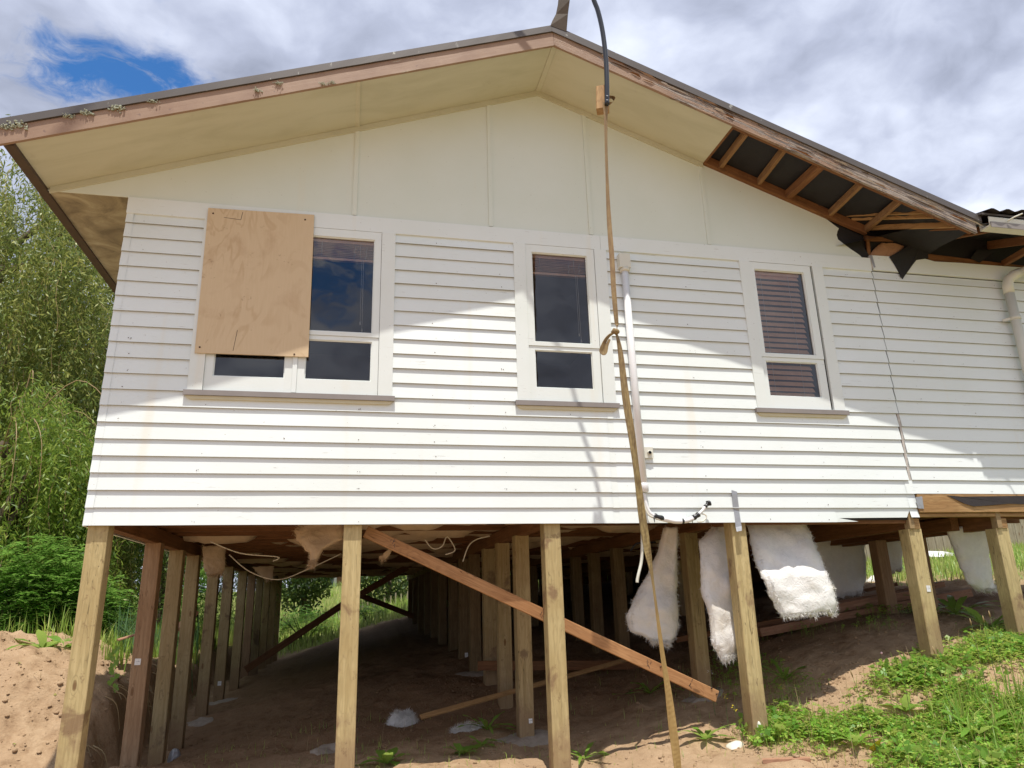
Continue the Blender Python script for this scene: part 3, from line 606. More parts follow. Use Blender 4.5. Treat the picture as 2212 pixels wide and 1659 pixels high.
beam('wing_rafter', W(r1(1990, 840), y=0.0), W(r1(2330, 640), y=-.5), .045, .07, M_oldpine, house)
beam('wall_plate', W(r1(1155, 775), y=.02), W(r1(2330, 920), y=.02), .03, .085, M_oldpine, house)
beam('wall_plate', W(r1(470, 565), y=.02), W(r1(1080, 600), y=.02), .03, .05, M_oldpine, house)
beam('wall_stud', W(r1(500, 540), y=.015), W(r1(520, 750), y=.015), .04, .025, M_oldpine, house, up=(0, 1, 0))
def patch(name, pts, y0, m, thick=.01, wav=.01, parent=None):
    V = [W(p, y=y0+rnd.uniform(-wav, wav)) for p in pts]; k = len(V); V2 = [v+np.array([0, thick, 0]) for v in V]
    return mk(name, V+V2, [tuple(range(k-1, -1, -1)), tuple(range(k, 2*k))]+[(i, (i+1) % k, k+(i+1) % k, k+i) for i in range(k)], m, parent)
patch('underlay_attic_dark', [r1(745, 765), r1(800, 850), r1(850, 940), r1(868, 985), r1(890, 1008), r1(910, 975), r1(950, 920), r1(1000, 850), r1(1040, 800), r1(1170, 780), r1(1160, 700), r1(1080, 640), r1(960, 640), r1(860, 700)], -.032, M_under, .004, .006, house)
patch('underlay_attic_dark', [r1(20, 325), r1(90, 380), r1(230, 440), r1(430, 530), r1(465, 560), r1(440, 620), r1(490, 700), r1(540, 765), r1(380, 800), r1(150, 600)], .0, M_under, .004, .004, house)
patch('underlay_attic_dark', [r1(1630, 780), r1(1730, 828), r1(1830, 770), r1(1900, 700), r1(1700, 690)], -.02, M_under, .004, .006, house)
# bottom plate under the wing, torn paper
beam('bottom_plate', (7.10, -.002, .168), (9.95, -.002, .175), .06, .17, M_pine, house)
beam('bottom_plate', (7.10, .02, .062), (9.95, .02, .068), .05, .035, M_pine, house)
patch('building_paper', [(2046, 1070), (2080, 1073), (2150, 1072), (2225, 1071), (2225, 1090), (2180, 1088), (2140, 1092), (2104, 1094), (2084, 1088)], -.042, M_paper, .004, .006, house)
patch('metal_mesh_strip', [(1978, 1074), (1992, 1072), (1996, 1099), (1984, 1098)], -.040, M_duct, .003, .0, house)

# windows
def window(xa, xb, cols, label=None):
    root = box('window', xa, xa+.112, -.030, .0, 1.052, 2.555, M_trim, house)
    if label: root['label'] = label
    box('facing', xb-.118, xb, -.030, .0, 1.052, 2.555, M_trim, root)
    ia, ib = xa+.112, xb-.118
    for k, (pa, pb, sl_, sr) in enumerate(cols):                     # pane left/right, sash left/right
        for (za, zb, sa, sb, yy) in ((1.175, 1.523, 1.056, 1.560, -.016), (1.598, 2.480, 1.562, 2.553, -.024)):
            for x0, x1, z0, z1 in ((sl_+.001, pa, sa, sb), (pb, sr-.001, sa, sb), (pa, pb, sa, za), (pa, pb, zb, sb)):
                box('sash_bar', x0, x1, yy, .022, z0, z1, M_trim, root)
            # putty bead and pane
            for x0, x1, z0, z1 in ((pa, pb, za, za+.008), (pa, pb, zb-.008, zb), (pa, pa+.008, za+.008, zb-.008), (pb-.008, pb, za+.008, zb-.008)): box('glazing_bead', x0, x1, yy+.012, .003, z0, z1, M_trim, root)
            mk('pane', [(pa, .004, za), (pb, .004, za), (pb, .004, zb), (pa, .004, zb)], [(0, 1, 2, 3)], M_glass, root)
    box('reveal', ia, ib, -.01, .09, 1.0525, 1.0555, M_trim, root)
    sx0, sx1 = xa-.022, xb+.022
    mk('sill', [(sx0, -.050, 1.004), (sx1, -.050, 1.004), (sx1, .0, 1.010), (sx0, .0, 1.010), (sx0, -.050, 1.046), (sx1, -.050, 1.046), (sx1, .0, 1.0515), (sx0, .0, 1.0515)], BF, M_sill, root)
    prism('sill_moulding', [(sx0+.03, .985), (sx0+.05, .974), (sx1-.05, .974), (sx1-.03, .985), (sx1-.02, 1.0035), (sx0+.02, 1.0035)], -.036, -.012, M_sillmould, root)
    return root
w1 = window(.605, 2.20, [(.782, 1.330, .718, 1.390), (1.486, 2.022, 1.428, 2.08)], 'wide two-light window half covered by plywood')
box('mullion', 1.3905, 1.4275, -.026, .02, 1.056, 2.553, M_trim, w1)
w2 = window(3.273, 4.171, [(3.444, 3.977, 3.386, 4.050)], 'narrow window between the plywood and the conduit')
w3 = window(5.555, 6.483, [(5.714, 6.262, 5.668, 6.343)], 'narrow window with its brown blind closed')
# rust drips
box('hinge_stop', 2.082, 2.0945, -.012, .02, 1.056, 2.553, M_trim, w1)
def blind(xa, xb, ztop, n, pitch, label, closed):
    root = empty('window_blind', ((xa+xb)/2, .05, ztop), label, 'blind')
    box('head_rail', xa, xb, .03, .07, ztop, ztop+.04, M_blind, root)
    proto = None
    for i in range(n):
        z = ztop-.02-i*pitch; tilt = .95 if closed else .12; dy, dz_ = .024*math.cos(tilt), .028*math.sin(tilt)
        if proto is None:
            V = [(xa, .05-dy, z-dz_), (xb, .05-dy, z-dz_), (xb, .05+dy, z+dz_), (xa, .05+dy, z+dz_)]; V = V+[(p[0], p[1]+.001, p[2]+.003) for p in V]
            proto = mk('slat', V, BF, M_blind, root); pm = WM[proto.name].copy()
        else:
            c = proto.copy(); place(c, root, Matrix.Translation((0, rnd.uniform(-.002, .002), -i*pitch+rnd.uniform(-.002, .002))) @ pm @ Matrix.Rotation(rnd.uniform(-.004, .004), 4, 'Y'))
    zb = ztop-.02-n*pitch
    box('bottom_rail', xa, xb, .032, .068, zb-.022, zb, M_blind, root)
    for x in (xa+.10, xb-.13): tube('ladder_cord', [(x, .024, ztop), (x+.001, .022, zb)], .0016, M_cord, root, 4)
    return root
bl = blind(5.70, 6.235, 2.45, 24, .0555, 'brown slatted blind let down behind the rightmost window', True)
for xa, xb, lb in ((1.47, 2.03, 'brown blind drawn up to the top of the window beside the plywood'), (3.43, 3.99, 'brown blind drawn up to the top of the middle window')):
    r_ = blind(xa, xb, 2.45, 8, .0155, lb, False)
    for cx in (xb-.18, xb-.08):
        pts = [(cx+.006*math.sin(i*1.9), .02, 2.42-.018*i+.012*math.sin(i*2.7)) for i in range(9)]
        tube('gathered_cord', spline(pts, 3), .0016, M_cord, r_, 4)
    tube('pull_cord', [(xb-.10, .03, 2.3), (xb-.095, .03, 1.66)], .0022, M_cord, r_, 4); tube('pull_cord', [(xb-.115, .03, 2.3), (xb-.112, .03, 1.72)], .0018, M_cord, r_, 4)
    for x, z in ((xb-.095, 1.66), (xb-.112, 1.72)): tube('cord_knob', [(x, .03, z), (x, .03, z-.03)], [.003, .008], M_cord, r_, 6)
# plywood sheet
ply = empty('plywood_sheet', (1.07, -.045, 1.35), 'knotty brown plywood sheet screwed over the left half of the wide window', 'plywood')
prism('sheet', [(.638, 1.352), (1.512, 1.357), (1.494, 2.665), (.627, 2.649)], -.046, -.033, M_ply, ply)
for x, z in ((.672, 1.40), (1.40, 1.375), (.67, 2.60), (1.42, 2.61)): tube('screw', [(x, -.0455, z), (x, -.052, z)], [.008, .006], M_steel, ply, 8)
for pts in (((.905, 2.635), (.895, 2.56)), ((.895, 2.56), (.76, 2.57)), ((.945, 1.56), (.925, 1.38))):
    (xa, za), (xb, zb) = pts; beam('saw_cut', (xa, -.0462, za), (xb, -.0462, zb), .0012, .004, M_steel, ply, up=(.3, 0, 1), ch=.0003)

# underfloor: bearers, joists, floor, insulation
box('floor', .02, 9.9, .11, 15.5, .285, .268+.05, M_bearer, house)
for x, zt, y0, y1, zb in ((.085, .135, .16, 15.4, .0), (1.92, .135, .16, 15.4, .0), (3.545, .135, .16, 15.4, .0), (5.25, .135, .16, 15.4, .0), (7.05, .12, .02, 15.4, -.065), (8.03, .12, .02, 15.4, -.065)):
    beam('bearer', (x, y0, (zt+zb)/2), (x, y1, (zt+zb)/2), .095, zt-zb, M_bearer, house, seg=1)
beam('bearer', (5.3, .10, .055), (6.98, .05, .055), .045, .13, M_bearer, house)
for i in range(34):
    y = .20+i*.455; beam('floor_joist', (.03, y, .206), (9.88, y, .206), .045, .135, M_bearer, house)
def sag(y0, y1, x0, x1, s):
    nx_, ny_ = int((x1-x0)/.07), 6; xs = np.linspace(x0, x1, nx_); ys = np.linspace(y0, y1, ny_); X_, Y_ = np.meshgrid(xs, ys)
    t = (Y_-y0)/(y1-y0); prof = np.sin(np.pi*t)**.7
    A = .015+.12*sst(vn(X_*1.3+s*3.3, X_*0+s)+.4*vn(X_*4+s, X_*0+s*2), -.12, .4)
    Z_ = .245-prof*A*1.25+.02*fbm(X_, Y_, 9, 3, s)
    idx_ = np.arange(nx_*ny_).reshape(ny_, nx_); q_ = np.c_[idx_[:-1, :-1].ravel(), idx_[1:, :-1].ravel(), idx_[1:, 1:].ravel(), idx_[:-1, 1:].ravel()]
    mkbig('floor_insulation', np.c_[X_.ravel(), Y_.ravel(), Z_.ravel()], q_, M_woolbeige, house, smooth=True, origin=((x0+x1)/2, (y0+y1)/2, .2))
for i in range(33):
    y0 = .225+i*.455; sag(y0, y0+.41, .14, 6.9, i)

# posts
footings = []
def post(x, y, top, w=.14, m=None, base=None, lab=None):
    zb = gzs(x, y)-.25 if base is None else base; lean = rnd.uniform(-.006, .006)
    p = beam('post', (x+lean, y+rnd.uniform(-.004, .004), zb), (x, y, top), w, w, m or (M_post if rnd.random() < .8 else M_post_red), house, up=(0, 1, 0), ch=.005)
    if lab: p['label'] = lab
    return p
def stick(p, x, y, z, s=.032, h=.042):
    M = Matrix.Translation((x, y, z)) @ Matrix((Vector((0, 0, 1)), Vector((-1, 0, 0)), Vector((0, -1, 0)))).transposed().to_4x4() @ Matrix.Rotation(rnd.uniform(-.06, .06), 4, 'Z')
    # slightly curled square of printed card
    mk('label_tag', [(-h/2, -s/2, .001), (h/2, -s/2, .0016), (h/2, s/2, .0012), (-h/2, s/2, .004), (-h/2, -s/2, 0), (h/2, -s/2, 0), (h/2, s/2, 0), (-h/2, s/2, 0)], [(0, 1, 2, 3), (0, 4, 5, 1), (1, 5, 6, 2), (2, 6, 7, 3), (3, 7, 4, 0), (7, 6, 5, 4)], M_label, p, M=M)
w = .14
front = [(.092, M_post, 'leftmost front post with a dark stain'), (1.92, M_post, 'second front post from the left'), (3.543, M_post, 'third front post, crossed behind by the long brace'),
         (5.247, M_post, 'fourth front post under the duct tape'), (7.05, M_post, 'fifth front post with a square label'), (8.027, M_post, 'rightmost front post')]
FP = []
for i, (x, m, lb) in enumerate(front): FP.append(post(x, .012+w/2, .012 if i < 4 else -.062, w, m, lab=lb))
lys = [1.613, 2.596, 3.486, 4.92, 6.208, 7.807, 9.06, 10.42, 11.9, 13.37, 14.8]
LP = [post(.092, y+w/2, .004, w, M_post_red if i in (0, 6) else M_post_dim) for i, y in enumerate(lys)]
mys = [1.144, 2.058, 2.918, 3.97, 4.95, 6.1, 7.5, 8.8, 10.1, 11.5, 13.0, 14.5]
MP = [post(3.545, y+w/2, .004, w, M_post_dim if y < 3.5 else M_post_shaded) for y in mys]
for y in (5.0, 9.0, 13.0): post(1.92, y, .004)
R4 = [post(5.25, y+w/2, .004, w, M_post_dim if y < 2 else M_post_shaded) for y in (.966, 3.07, 4.0, 4.87, 6.3, 7.6, 9.2, 10.8, 12.4, 14.3)]
q5 = W((1893, 1173), y=1.5); R5 = [post(q5[0]+.07, 1.57, q5[2]+.03, w), post(7.05, 3.2, -.06), post(7.05, 5.2, -.06), post(7.05, 8, -.06), post(7.05, 11, -.06), post(7.05, 14, -.06)]
beam('bearer', (q5[0]+.07, .4, q5[2]+.10), (q5[0]+.07, 6, q5[2]+.10), .09, .13, M_bearer, house)
for y in (1.15, 3.4, 6.5, 10): post(8.03, y, -.06)
stick(LP[0], .075, 1.61, -1.045, .05, .055); stick(LP[4], .10, 6.205, -1.66, .05, .06); stick(FP[4], 7.075, .0095, -.60, .042, .055); stick(MP[0], 3.575, 1.141, -1.665, .034, .04)
stick(MP[4], 3.57, 4.946, -1.33, .045, .06)
MS = Matrix.Translation((5.176, .055, -1.36)) @ Matrix((Vector((0, 0, 1)), Vector((0, 1, 0)), Vector((-1, 0, 0)))).transposed().to_4x4()
mk('label_tag', [(-.045, -.016, 0), (.045, -.016, 0), (.045, .016, 0), (-.045, .016, 0)], [(0, 1, 2, 3)], M_label, FP[3], M=MS)
# packing blocks over the right posts
for x in (7.022, 8.0): box('packing_block', x-.04, x+.012, -.008, .06, -.060, .10, M_post, house); 
for x in (7.065, 8.045): box('packing_block', x-.028, x+.035, .002, .06, -.0605, .03, M_pine, house)
boxes('base_wall', [(3.72, 4.55, 15.35, 15.42, -1.6, .1), (4.62, 4.98, 15.35, 15.42, -1.6, .1), (4.55, 4.62, 15.35, 15.42, -1.6, -.5), (4.55, 4.62, 15.35, 15.42, -.2, .1), (5.05, 7.3, 15.35, 15.42, -1.6, .1), (4.98, 5.05, 15.35, 15.42, -1.6, -.45),
      (7.4, 9.9, 15.35, 15.42, -1.6, .1), (7.3, 7.4, 15.35, 15.42, -1.6, -.4), (9.84, 9.9, 5.2, 15.3, -1.6, .27), (8.8, 9.84, 5.2, 5.26, -1.6, .27)], M_bearer, house)
# braces
B1a, B1b = W((790, 1148), y=.19), W((1547, 1504), y=.19)
br = beam('brace', B1a, B1b, .045, .095, M_brace, house, up=(0, 0, 1)); br['label'] = 'long orange diagonal brace'
for t in (.075, .495, .80, .92):                                     # mill stamps: short ink strokes
    c = B1a+(B1b-B1a)*t
    for k in range(6):
        dx, dz_ = rnd.uniform(-.022, .022), rnd.uniform(-.022, .022)
        beam('mill_stamp', (c[0]+dx-.008, .1664, c[2]+dz_), (c[0]+dx+.004, .1664, c[2]+dz_+rnd.choice([-.02, .02, .014])), .0008, .0035, M_black, br, up=(.7, 0, .7), ch=.0002)
for c in (W((1427, 1440), y=.165), W((1537, 1486), y=.165), W((1548, 1499), y=.165)): tube('bolt_head', [c, c+np.array([0, -.006, 0])], .008, M_steel, br, 6)
beam('brace', W((530, 1447), x=.17), W((742, 1305), y=8.9), .045, .12, M_bearer, house); beam('brace', W((742, 1305), y=8.9), W((880, 1225), y=9.2), .045, .12, M_bearer, house)
beam('brace', W((780, 1287), y=9.6), W((893, 1331), y=10.2), .045, .10, M_bearer, house)

# ------------------------------------------------------------------ pipes, cables, strap on the front
cp = empty('conduit_pipe', (4.36, -.05, .28), 'white plastic conduit running down the wall beside the middle window', 'conduit')
tube('pipe', [(4.337, -.05, 2.34), (4.345, -.05, 1.3), (4.358, -.05, .31)], .033, M_pvc, cp, 16)
box('entry_cap', 4.277, 4.385, -.092, -.006, 2.36, 2.50, M_pvccream, cp)
tube('collar', [(4.337, -.05, 2.365), (4.338, -.05, 2.335), (4.338, -.05, 2.33)], [.048, .048, .040], M_pvccream, cp, 16)
tube('collar', [(4.357, -.05, .335), (4.357, -.05, .315), (4.359, -.05, .262), (4.359, -.05, .26)], [.036, .041, .041, .036], M_pvc, cp, 16)
jb = empty('junction_box', (4.431, -.02, .555), 'small cream junction box with a round hole beside the conduit', 'junction box')
box('box_body', 4.389, 4.474, -.045, -.016, .558, .655, M_pvccream, jb)
tube('socket_hole', [(4.438, -.0445, .606), (4.438, -.058, .606), (4.438, -.058, .606), (4.438, -.0465, .606)], [.020, .020, .014, .014], M_pvccream, jb, 14)
tube('socket_dark', [(4.438, -.0455, .606), (4.438, -.0572, .606)], .0135, M_black, jb, 14)
# taped cable bundle
def r2(x, y): return (1324.8+x*.1823, 1036.8+y*.1823)
cb = empty('taped_cable_end', (4.40, -.06, .25), 'white cables bound in black tape hooking up from the conduit foot', 'cable')
bp = [W(r2(x, y), y=yy) for x, y, yy in ((365, 160, -.05), (385, 270, -.055), (430, 380, -.065), (500, 430, -.075), (620, 465, -.08), (740, 490, -.08), (880, 480, -.08), (980, 430, -.085), (1050, 370, -.09), (1095, 310, -.09), (1130, 275, -.09))]
sp = spline(bp, 5); 
tube('cable', sp, .014, M_pvc, cb, 10)
tube('cable', [p+np.array([-.02, -.004, -.012]) for p in sp[:24]], .009, M_pvccream, cb, 8)
for a, b, r in ((14, 20, .024), (27, 30, .022), (33, 38, .024), (44, 51, .018)): tube('tape_wrap', sp[a:min(b, len(sp))], [r*(.9+.15*math.sin(i*2.1)) for i in range(min(b, len(sp))-a)], M_tapeblack, cb, 10)
tube('tape_wrap', [sp[-3], sp[-2], sp[-1], sp[-1]+np.array([.012, 0, .016])], [.018, .026, .03, .012], M_tapeblack, cb, 9)
tube('cable_sleeve', sp[19:34], .021, M_pvc, cb, 10)
tube('cable_loop', spline([W(r2(*p), y=-.09) for p in ((1050, 400), (1095, 415), (1100, 450), (1060, 490), (1000, 495))], 5), .006, M_pvccream, cb, 7)
for p in ((480, 440, 490, 505), (925, 450, 940, 510)): tube('tape_tail', [W(r2(p[0], p[1]), y=-.09), W(r2(p[2], p[3]), y=-.095)], [.008, .002], M_tapeblack, cb, 5)
hs = spline([W(r2(x, y), y=yy) for x, y, yy in ((350, 420, -.03), (343, 600, .05), (340, 850, .06), (330, 980, .06), (300, 1110, .05), (285, 1180, .05), (283, 1215, .05))], 6)
tag(tube('dangling_conduit', hs, .013, M_pvccream, None, 10, origin=hs[0]), 'thin cream conduit dangling below the boards next to the strap', 'conduit')
# duct tape
pts = [(W(r2(*a), y=ya), W(r2(*b), y=ya)) for a, b, ya in (((1400, 118), (1468, 140), -.024), ((1405, 160), (1470, 175), -.026), ((1415, 330), (1490, 335), -.024), ((1428, 345), (1492, 372), -.016), ((1445, 508), (1512, 500), -.026), ((1450, 560), (1520, 545), -.03), ((1462, 612), (1524, 600), -.05))]
V = [p for ab in pts for p in ab]; tag(mk('duct_tape', V, [(2*i, 2*i+1, 2*i+3, 2*i+2) for i in range(6)], M_duct), 'torn strip of silver duct tape hanging off the lowest boards', 'tape')
# downpipe at the right
dp = empty('downpipe', (8.655, -.09, .25), 'white downpipe with an elbow at the right edge of the wall', 'downpipe')
e1 = np.array([8.650, -.095, 2.50])
tube('pipe', [(8.655, -.09, .20), (8.652, -.09, 1.2), (8.650, -.092, 2.40)], .047, M_pvccream, dp, 16)
tube('elbow', [(8.650, -.092, 2.385), (8.650, -.094, 2.47), (8.665, -.105, 2.535), (8.72, -.13, 2.58), (8.78, -.16, 2.605)], [.052, .052, .052, .052, .052], M_pvccream, dp, 16)
tube('pipe', [(8.77, -.155, 2.60), (9.25, -.45, 2.74), (9.4, -.6, 2.78)], .047, M_pvccream, dp, 16)
tube('pipe_collar', [(8.651, -.092, 2.12), (8.651, -.092, 2.08)], .051, M_pvccream, dp, 16)
beam('bracket', (8.54, -.04, 2.085), (8.61, -.08, 2.10), .004, .03, M_pvccream, dp)
# overhead cable and strap
D_ = -1.20
cpts = [W((1311, 226), y=D_-.02), W((1311, 190), y=D_-.02), W((1309, 130), y=D_-.01), W((1302, 70), y=D_), W((1292, 25), y=D_), W((1281, -5), y=D_), np.array([3.70, -1.2, 4.62]), np.array([3.64, -1.2, 4.95]), np.array([3.50, -1.2, 5.36]), np.array([3.22, -1.22, 5.9]), np.array([2.8, -1.3, 6.6]), np.array([2.2, -1.5, 7.6]), np.array([0, -2.5, 9.5]), np.array([-5, -6, 11.])]
tag(tube('power_cable', spline(cpts, 6), .020, M_black, None, 12, origin=cpts[0]), 'thick black cable curving down from above the roof apex to the strap', 'cable')
for dz_ in (.012, -.03): pass
wb0, wb1 = W((1302, 196), y=D_+.08), W((1302, 240), y=D_+.06)
wbk = empty('wood_block', wb1, 'short pale wood block tied behind the black cable end', 'wood block')
beam('block', wb1, wb0+np.array([0, 0, .02]), .10, .08, M_pine, wbk, up=(0.5, 1, 0), ch=.006)
lp = spline([W(p, y=D_+.01) for p in ((1316, 205), (1326, 206), (1329, 211), (1322, 219), (1314, 217))], 4)
V = []; 
for p in lp: V += [p+np.array([0, .0, -.006]), p+np.array([0, .05, .004])]
mk('strap_loop', V, [(2*i, 2*i+2, 2*i+3, 2*i+1) for i in range(len(lp)-1)], M_strap, wbk)
for z in (0, 1): 
    c = W((1311.5, 207+z*9), y=D_-.045); mk('staple', boxv(c[0]-.008, c[0]+.008, c[1]-.003, c[1], c[2]-.004, c[2]+.004), BF, M_duct, wbk)
strap = empty('webbing_strap', W((1465, 1665), y=-1.20), 'long dirty yellow webbing strap knotted halfway and hanging from the cable to the ground', 'strap')
def ribbon(name, pts, wid, ang, th=.0022):
    """pts path, wid widths, ang rotation of the flat about the path (0 = facing the front)"""
    V, Fc = [], []; N = len(pts)
    for i, p in enumerate(pts):
        t = pts[min(i+1, N-1)]-pts[max(i-1, 0)]; t = t/np.linalg.norm(t); s = np.cross(t, np.array([0, -1, 0.])); s /= np.linalg.norm(s); nrm = np.cross(s, t)
        d = s*math.cos(ang[i])+nrm*math.sin(ang[i]); n_ = np.cross(t, d); h = wid[i]/2
        V += [p-d*h-n_*th, p+d*h-n_*th, p+d*h+n_*th, p-d*h+n_*th]
    for i in range(N-1):
        a, b = i*4, i*4+4
        for k in range(4): Fc.append((a+k, a+(k+1) % 4, b+(k+1) % 4, b+k))
    Fc += [(3, 2, 1, 0), (N*4-4, N*4-3, N*4-2, N*4-1)]
    return mk(name, V, Fc, M_strap, strap, smooth=False)
sp1 = spline([W(p, y=D_) for p in ((1308, 222), (1309, 300), (1312, 400), (1316, 480), (1322, 560), (1326, 630), (1332, 700), (1333, 716))], 7)
n1 = len(sp1); ribbon('strap_length', sp1, [.038 if i > 2 else .05 for i in range(n1)], [.25+.45*math.sin(i*.16)+(.6 if i > n1-8 else 0) for i in range(n1)])
sp2 = spline([W(p, y=D_) for p in ((1332, 720), (1340, 760), (1352, 860), (1366, 950), (1378, 1040), (1388, 1120), (1399, 1190), (1408, 1240), (1420, 1330), (1432, 1420), (1443, 1490), (1453, 1570), (1462, 1640), (1468, 1700), (1470, 1760))], 7)
n2 = len(sp2); ribbon('strap_length', sp2, [.038+.016*min(1, i/14) for i in range(n2)], [(.9-.08*i) if i < 10 else .1+(1.0*math.exp(-((i-56)/9)**2))+.25*math.sin(i*.3) for i in range(n2)])
kn = W((1331, 717), y=D_-.012)
tube('strap_knot', [kn+np.array([-.035, 0, -.012]), kn+np.array([-.018, -.01, .004]), kn, kn+np.array([.012, 0, .004]), kn+np.array([.022, .01, .012])], [.012, .022, .024, .019, .009], M_strap, strap, 8)
sp3 = spline([W(p, y=D_-.02) for p in ((1326, 719), (1316, 725), (1308, 735), (1302, 748), (1299, 759), (1304, 763), (1308, 758), (1311, 746), (1317, 733))], 4)
ribbon('strap_tail', sp3, [.014+.022*math.sin(math.pi*min(1, i/len(sp3))) for i in range(len(sp3))], [.7-.02*i for i in range(len(sp3))])

# ------------------------------------------------------------------ insulation batts
def fluff(base_pts, nrm, n, l, m, parent, spread=.7):
    P = base_pts[nr.randint(0, len(base_pts), n)]+nr.normal(0, .006, (n, 3)); N_ = nrm[nr.randint(0, len(nrm), n)]+nr.normal(0, spread, (n, 3)); N_ /= np.linalg.norm(N_, axis=1)[:, None]
    Ln = l*(.3+nr.rand(n)**2)[:, None]; S = np.cross(N_, nr.normal(0, 1, (n, 3))); S /= np.linalg.norm(S, axis=1)[:, None]
    V = np.stack([P-S*.0016, P+S*.0016, P+N_*Ln+nr.normal(0, .006, (n, 3))], 1).reshape(-1, 3); Q_ = np.arange(n*3).reshape(-1, 3)
    return tag(mkbig('loose_fibres', V, Q_, m, parent, origin=tuple(P.mean(0))), kind='stuff')
def batt(label, outline, y, m=M_wool, thick=.09, ytop=None, fz=.055, fib=2500, name='insulation_batt', group=None, tri=None):
    """hanging batt: outline = list of (left, right) pixel pairs from top to bottom on depth y"""
    rows = []; N_ = len(outline); xs = 14
    root_loc = None; G1, G2 = [], []
    # refine rows
    fine_rows = []
    for i in range(N_-1):
        k = 7
        for j in range(k): t = j/k; fine_rows.append(tuple(tuple(np.array(outline[i][s])*(1-t)+np.array(outline[i+1][s])*t) for s in (0, 1)))
    fine_rows.append(outline[-1]); R_ = len(fine_rows)
    for i, (l, r) in enumerate(fine_rows):
        t = i/(R_-1); yy = y if ytop is None else ytop+(y-ytop)*min(1, t*2.2)
        a, b = W(l, y=yy), W(r, y=yy); row1, row2 = [], []
        for j in range(xs+1):
            u = j/xs; p = a+(b-a)*u; edge = min(u, 1-u)*2; th = thick*(.25+.75*min(1, edge*3.2))*(1 if t < .93 else .75)
            nz_ = float(fbm(np.array(p[0]*1.0+y*3), np.array(p[2]*1.0+y), 3.2, 4, 4))*1.6+.3*float(vn(np.array(p[0]*9+p[2]*3), np.array(p[2]*4.))); nz2 = float(fbm(np.array(p[0]+9), np.array(p[2]), 22, 2, 8))
            e = .010*nz2 if 0 < j < xs else .014*nz2
            row1.append(p+np.array([e, -th/2+fz*nz_, e*1.2])); row2.append(p+np.array([e, th/2+fz*nz_, e*1.2]))
        G1.append(row1); G2.append(row2)
    # ragged lower edge
    for j in range(xs+1):
        d = .07*float(vn(np.array(j*.8+y*9), np.array(2.2)))
        for Gx in (G1, G2): Gx[-1][j] = Gx[-1][j]+np.array([0, 0, d]); Gx[-2][j] = Gx[-2][j]+np.array([0, 0, d*.5])
    V = np.array([p for row in G1 for p in row]+[p for row in G2 for p in row]); C = xs+1; o2 = R_*C; Fc = []
    for i in range(R_-1):
        for j in range(xs):
            a = i*C+j; Fc += [(a, a+C, a+C+1, a+1), (o2+a, o2+a+1, o2+a+C+1, o2+a+C)]
        Fc += [(i*C, o2+i*C, o2+(i+1)*C, (i+1)*C), (i*C+xs, (i+1)*C+xs, o2+(i+1)*C+xs, o2+i*C+xs)]
    for j in range(xs): Fc += [(j, j+1, o2+j+1, o2+j), ((R_-1)*C+j, o2+(R_-1)*C+j, o2+(R_-1)*C+j+1, (R_-1)*C+j+1)]
    root = empty(name, V.mean(0), label, 'insulation', group)
    mk('wool_sheet', V, Fc, m, root, smooth=True)
    E = np.array([row[0] for row in G1]+[row[-1] for row in G1]+list(G1[-1])+list(G2[-1])+list(G1[-2])+[row[1] for row in G1]); c = V.mean(0)
    nrm = np.array([[-1, -.3, -.2], [1, -.3, -.2], [0, -.3, -1], [0, -1, 0]], float)
    fluff(E, nrm, fib//2, .030, m, root, .6)
    fluff(np.array([p for row in G1[-3:] for p in row]), np.array([[0, -1, -.6]]), fib//8, .05, m, root, .8)
    return root
batt('big bright white batt hanging between the fourth and fifth front posts', [((1608, 1128), (1738, 1128)), ((1622, 1180), (1765, 1180)), ((1642, 1230), (1784, 1232)), ((1660, 1285), (1798, 1268)), ((1682, 1322), (1806, 1302)), ((1694, 1330), (1802, 1326))], .07, ytop=.34, fib=5200)
batt('grey batt spreading downwards, hanging behind the webbing strap', [((1434, 1140), (1462, 1140)), ((1424, 1190), (1464, 1190)), ((1402, 1240), (1466, 1240)), ((1372, 1290), (1464, 1300)), ((1352, 1330), (1464, 1350)), ((1362, 1362), (1458, 1372)), ((1408, 1386), (1444, 1392))], .72, fib=5200)
batt('long narrow batt with a torn tip, hanging beside the fourth front post', [((1540, 1136), (1596, 1136)), ((1508, 1170), (1592, 1170)), ((1512, 1220), (1592, 1220)), ((1518, 1280), (1592, 1280)), ((1532, 1340), (1592, 1340)), ((1536, 1390), (1592, 1390)), ((1558, 1425), (1588, 1418))], .24, ytop=.42, fib=4200)
batt('grey batt hanging beside the rightmost front post', [((2040, 1140), (2128, 1140)), ((2058, 1180), (2134, 1180)), ((2074, 1225), (2144, 1225)), ((2086, 1262), (2150, 1262)), ((2112, 1276), (2148, 1274))], .52, fib=2600)
batt('dark wide batt hanging deep behind the big bright one', [((1745, 1165), (1866, 1165)), ((1752, 1210), (1868, 1210)), ((1765, 1250), (1872, 1255)), ((1790, 1292), (1860, 1285))], 2.4, fib=1500)
batt('dark batt between the inner right post and the fifth front post', [((1895, 1165), (1945, 1160)), ((1900, 1200), (1950, 1200)), ((1905, 1235), (1950, 1235))], 2.2, fib=1000)
batt('beige batt sagging from the floor left of the second front post', [((655, 1128), (745, 1128)), ((636, 1145), (745, 1145)), ((642, 1170), (740, 1165)), ((668, 1195), (700, 1185)), ((668, 1222), (682, 1218))], .8, M_woolbeige, fib=2000)
batt('beige batt draped over the left bearer', [((437, 1180), (488, 1180)), ((438, 1205), (486, 1205)), ((442, 1232), (484, 1228)), ((450, 1244), (480, 1242))], 3.2, M_woolbeige, thick=.06, fib=1500)
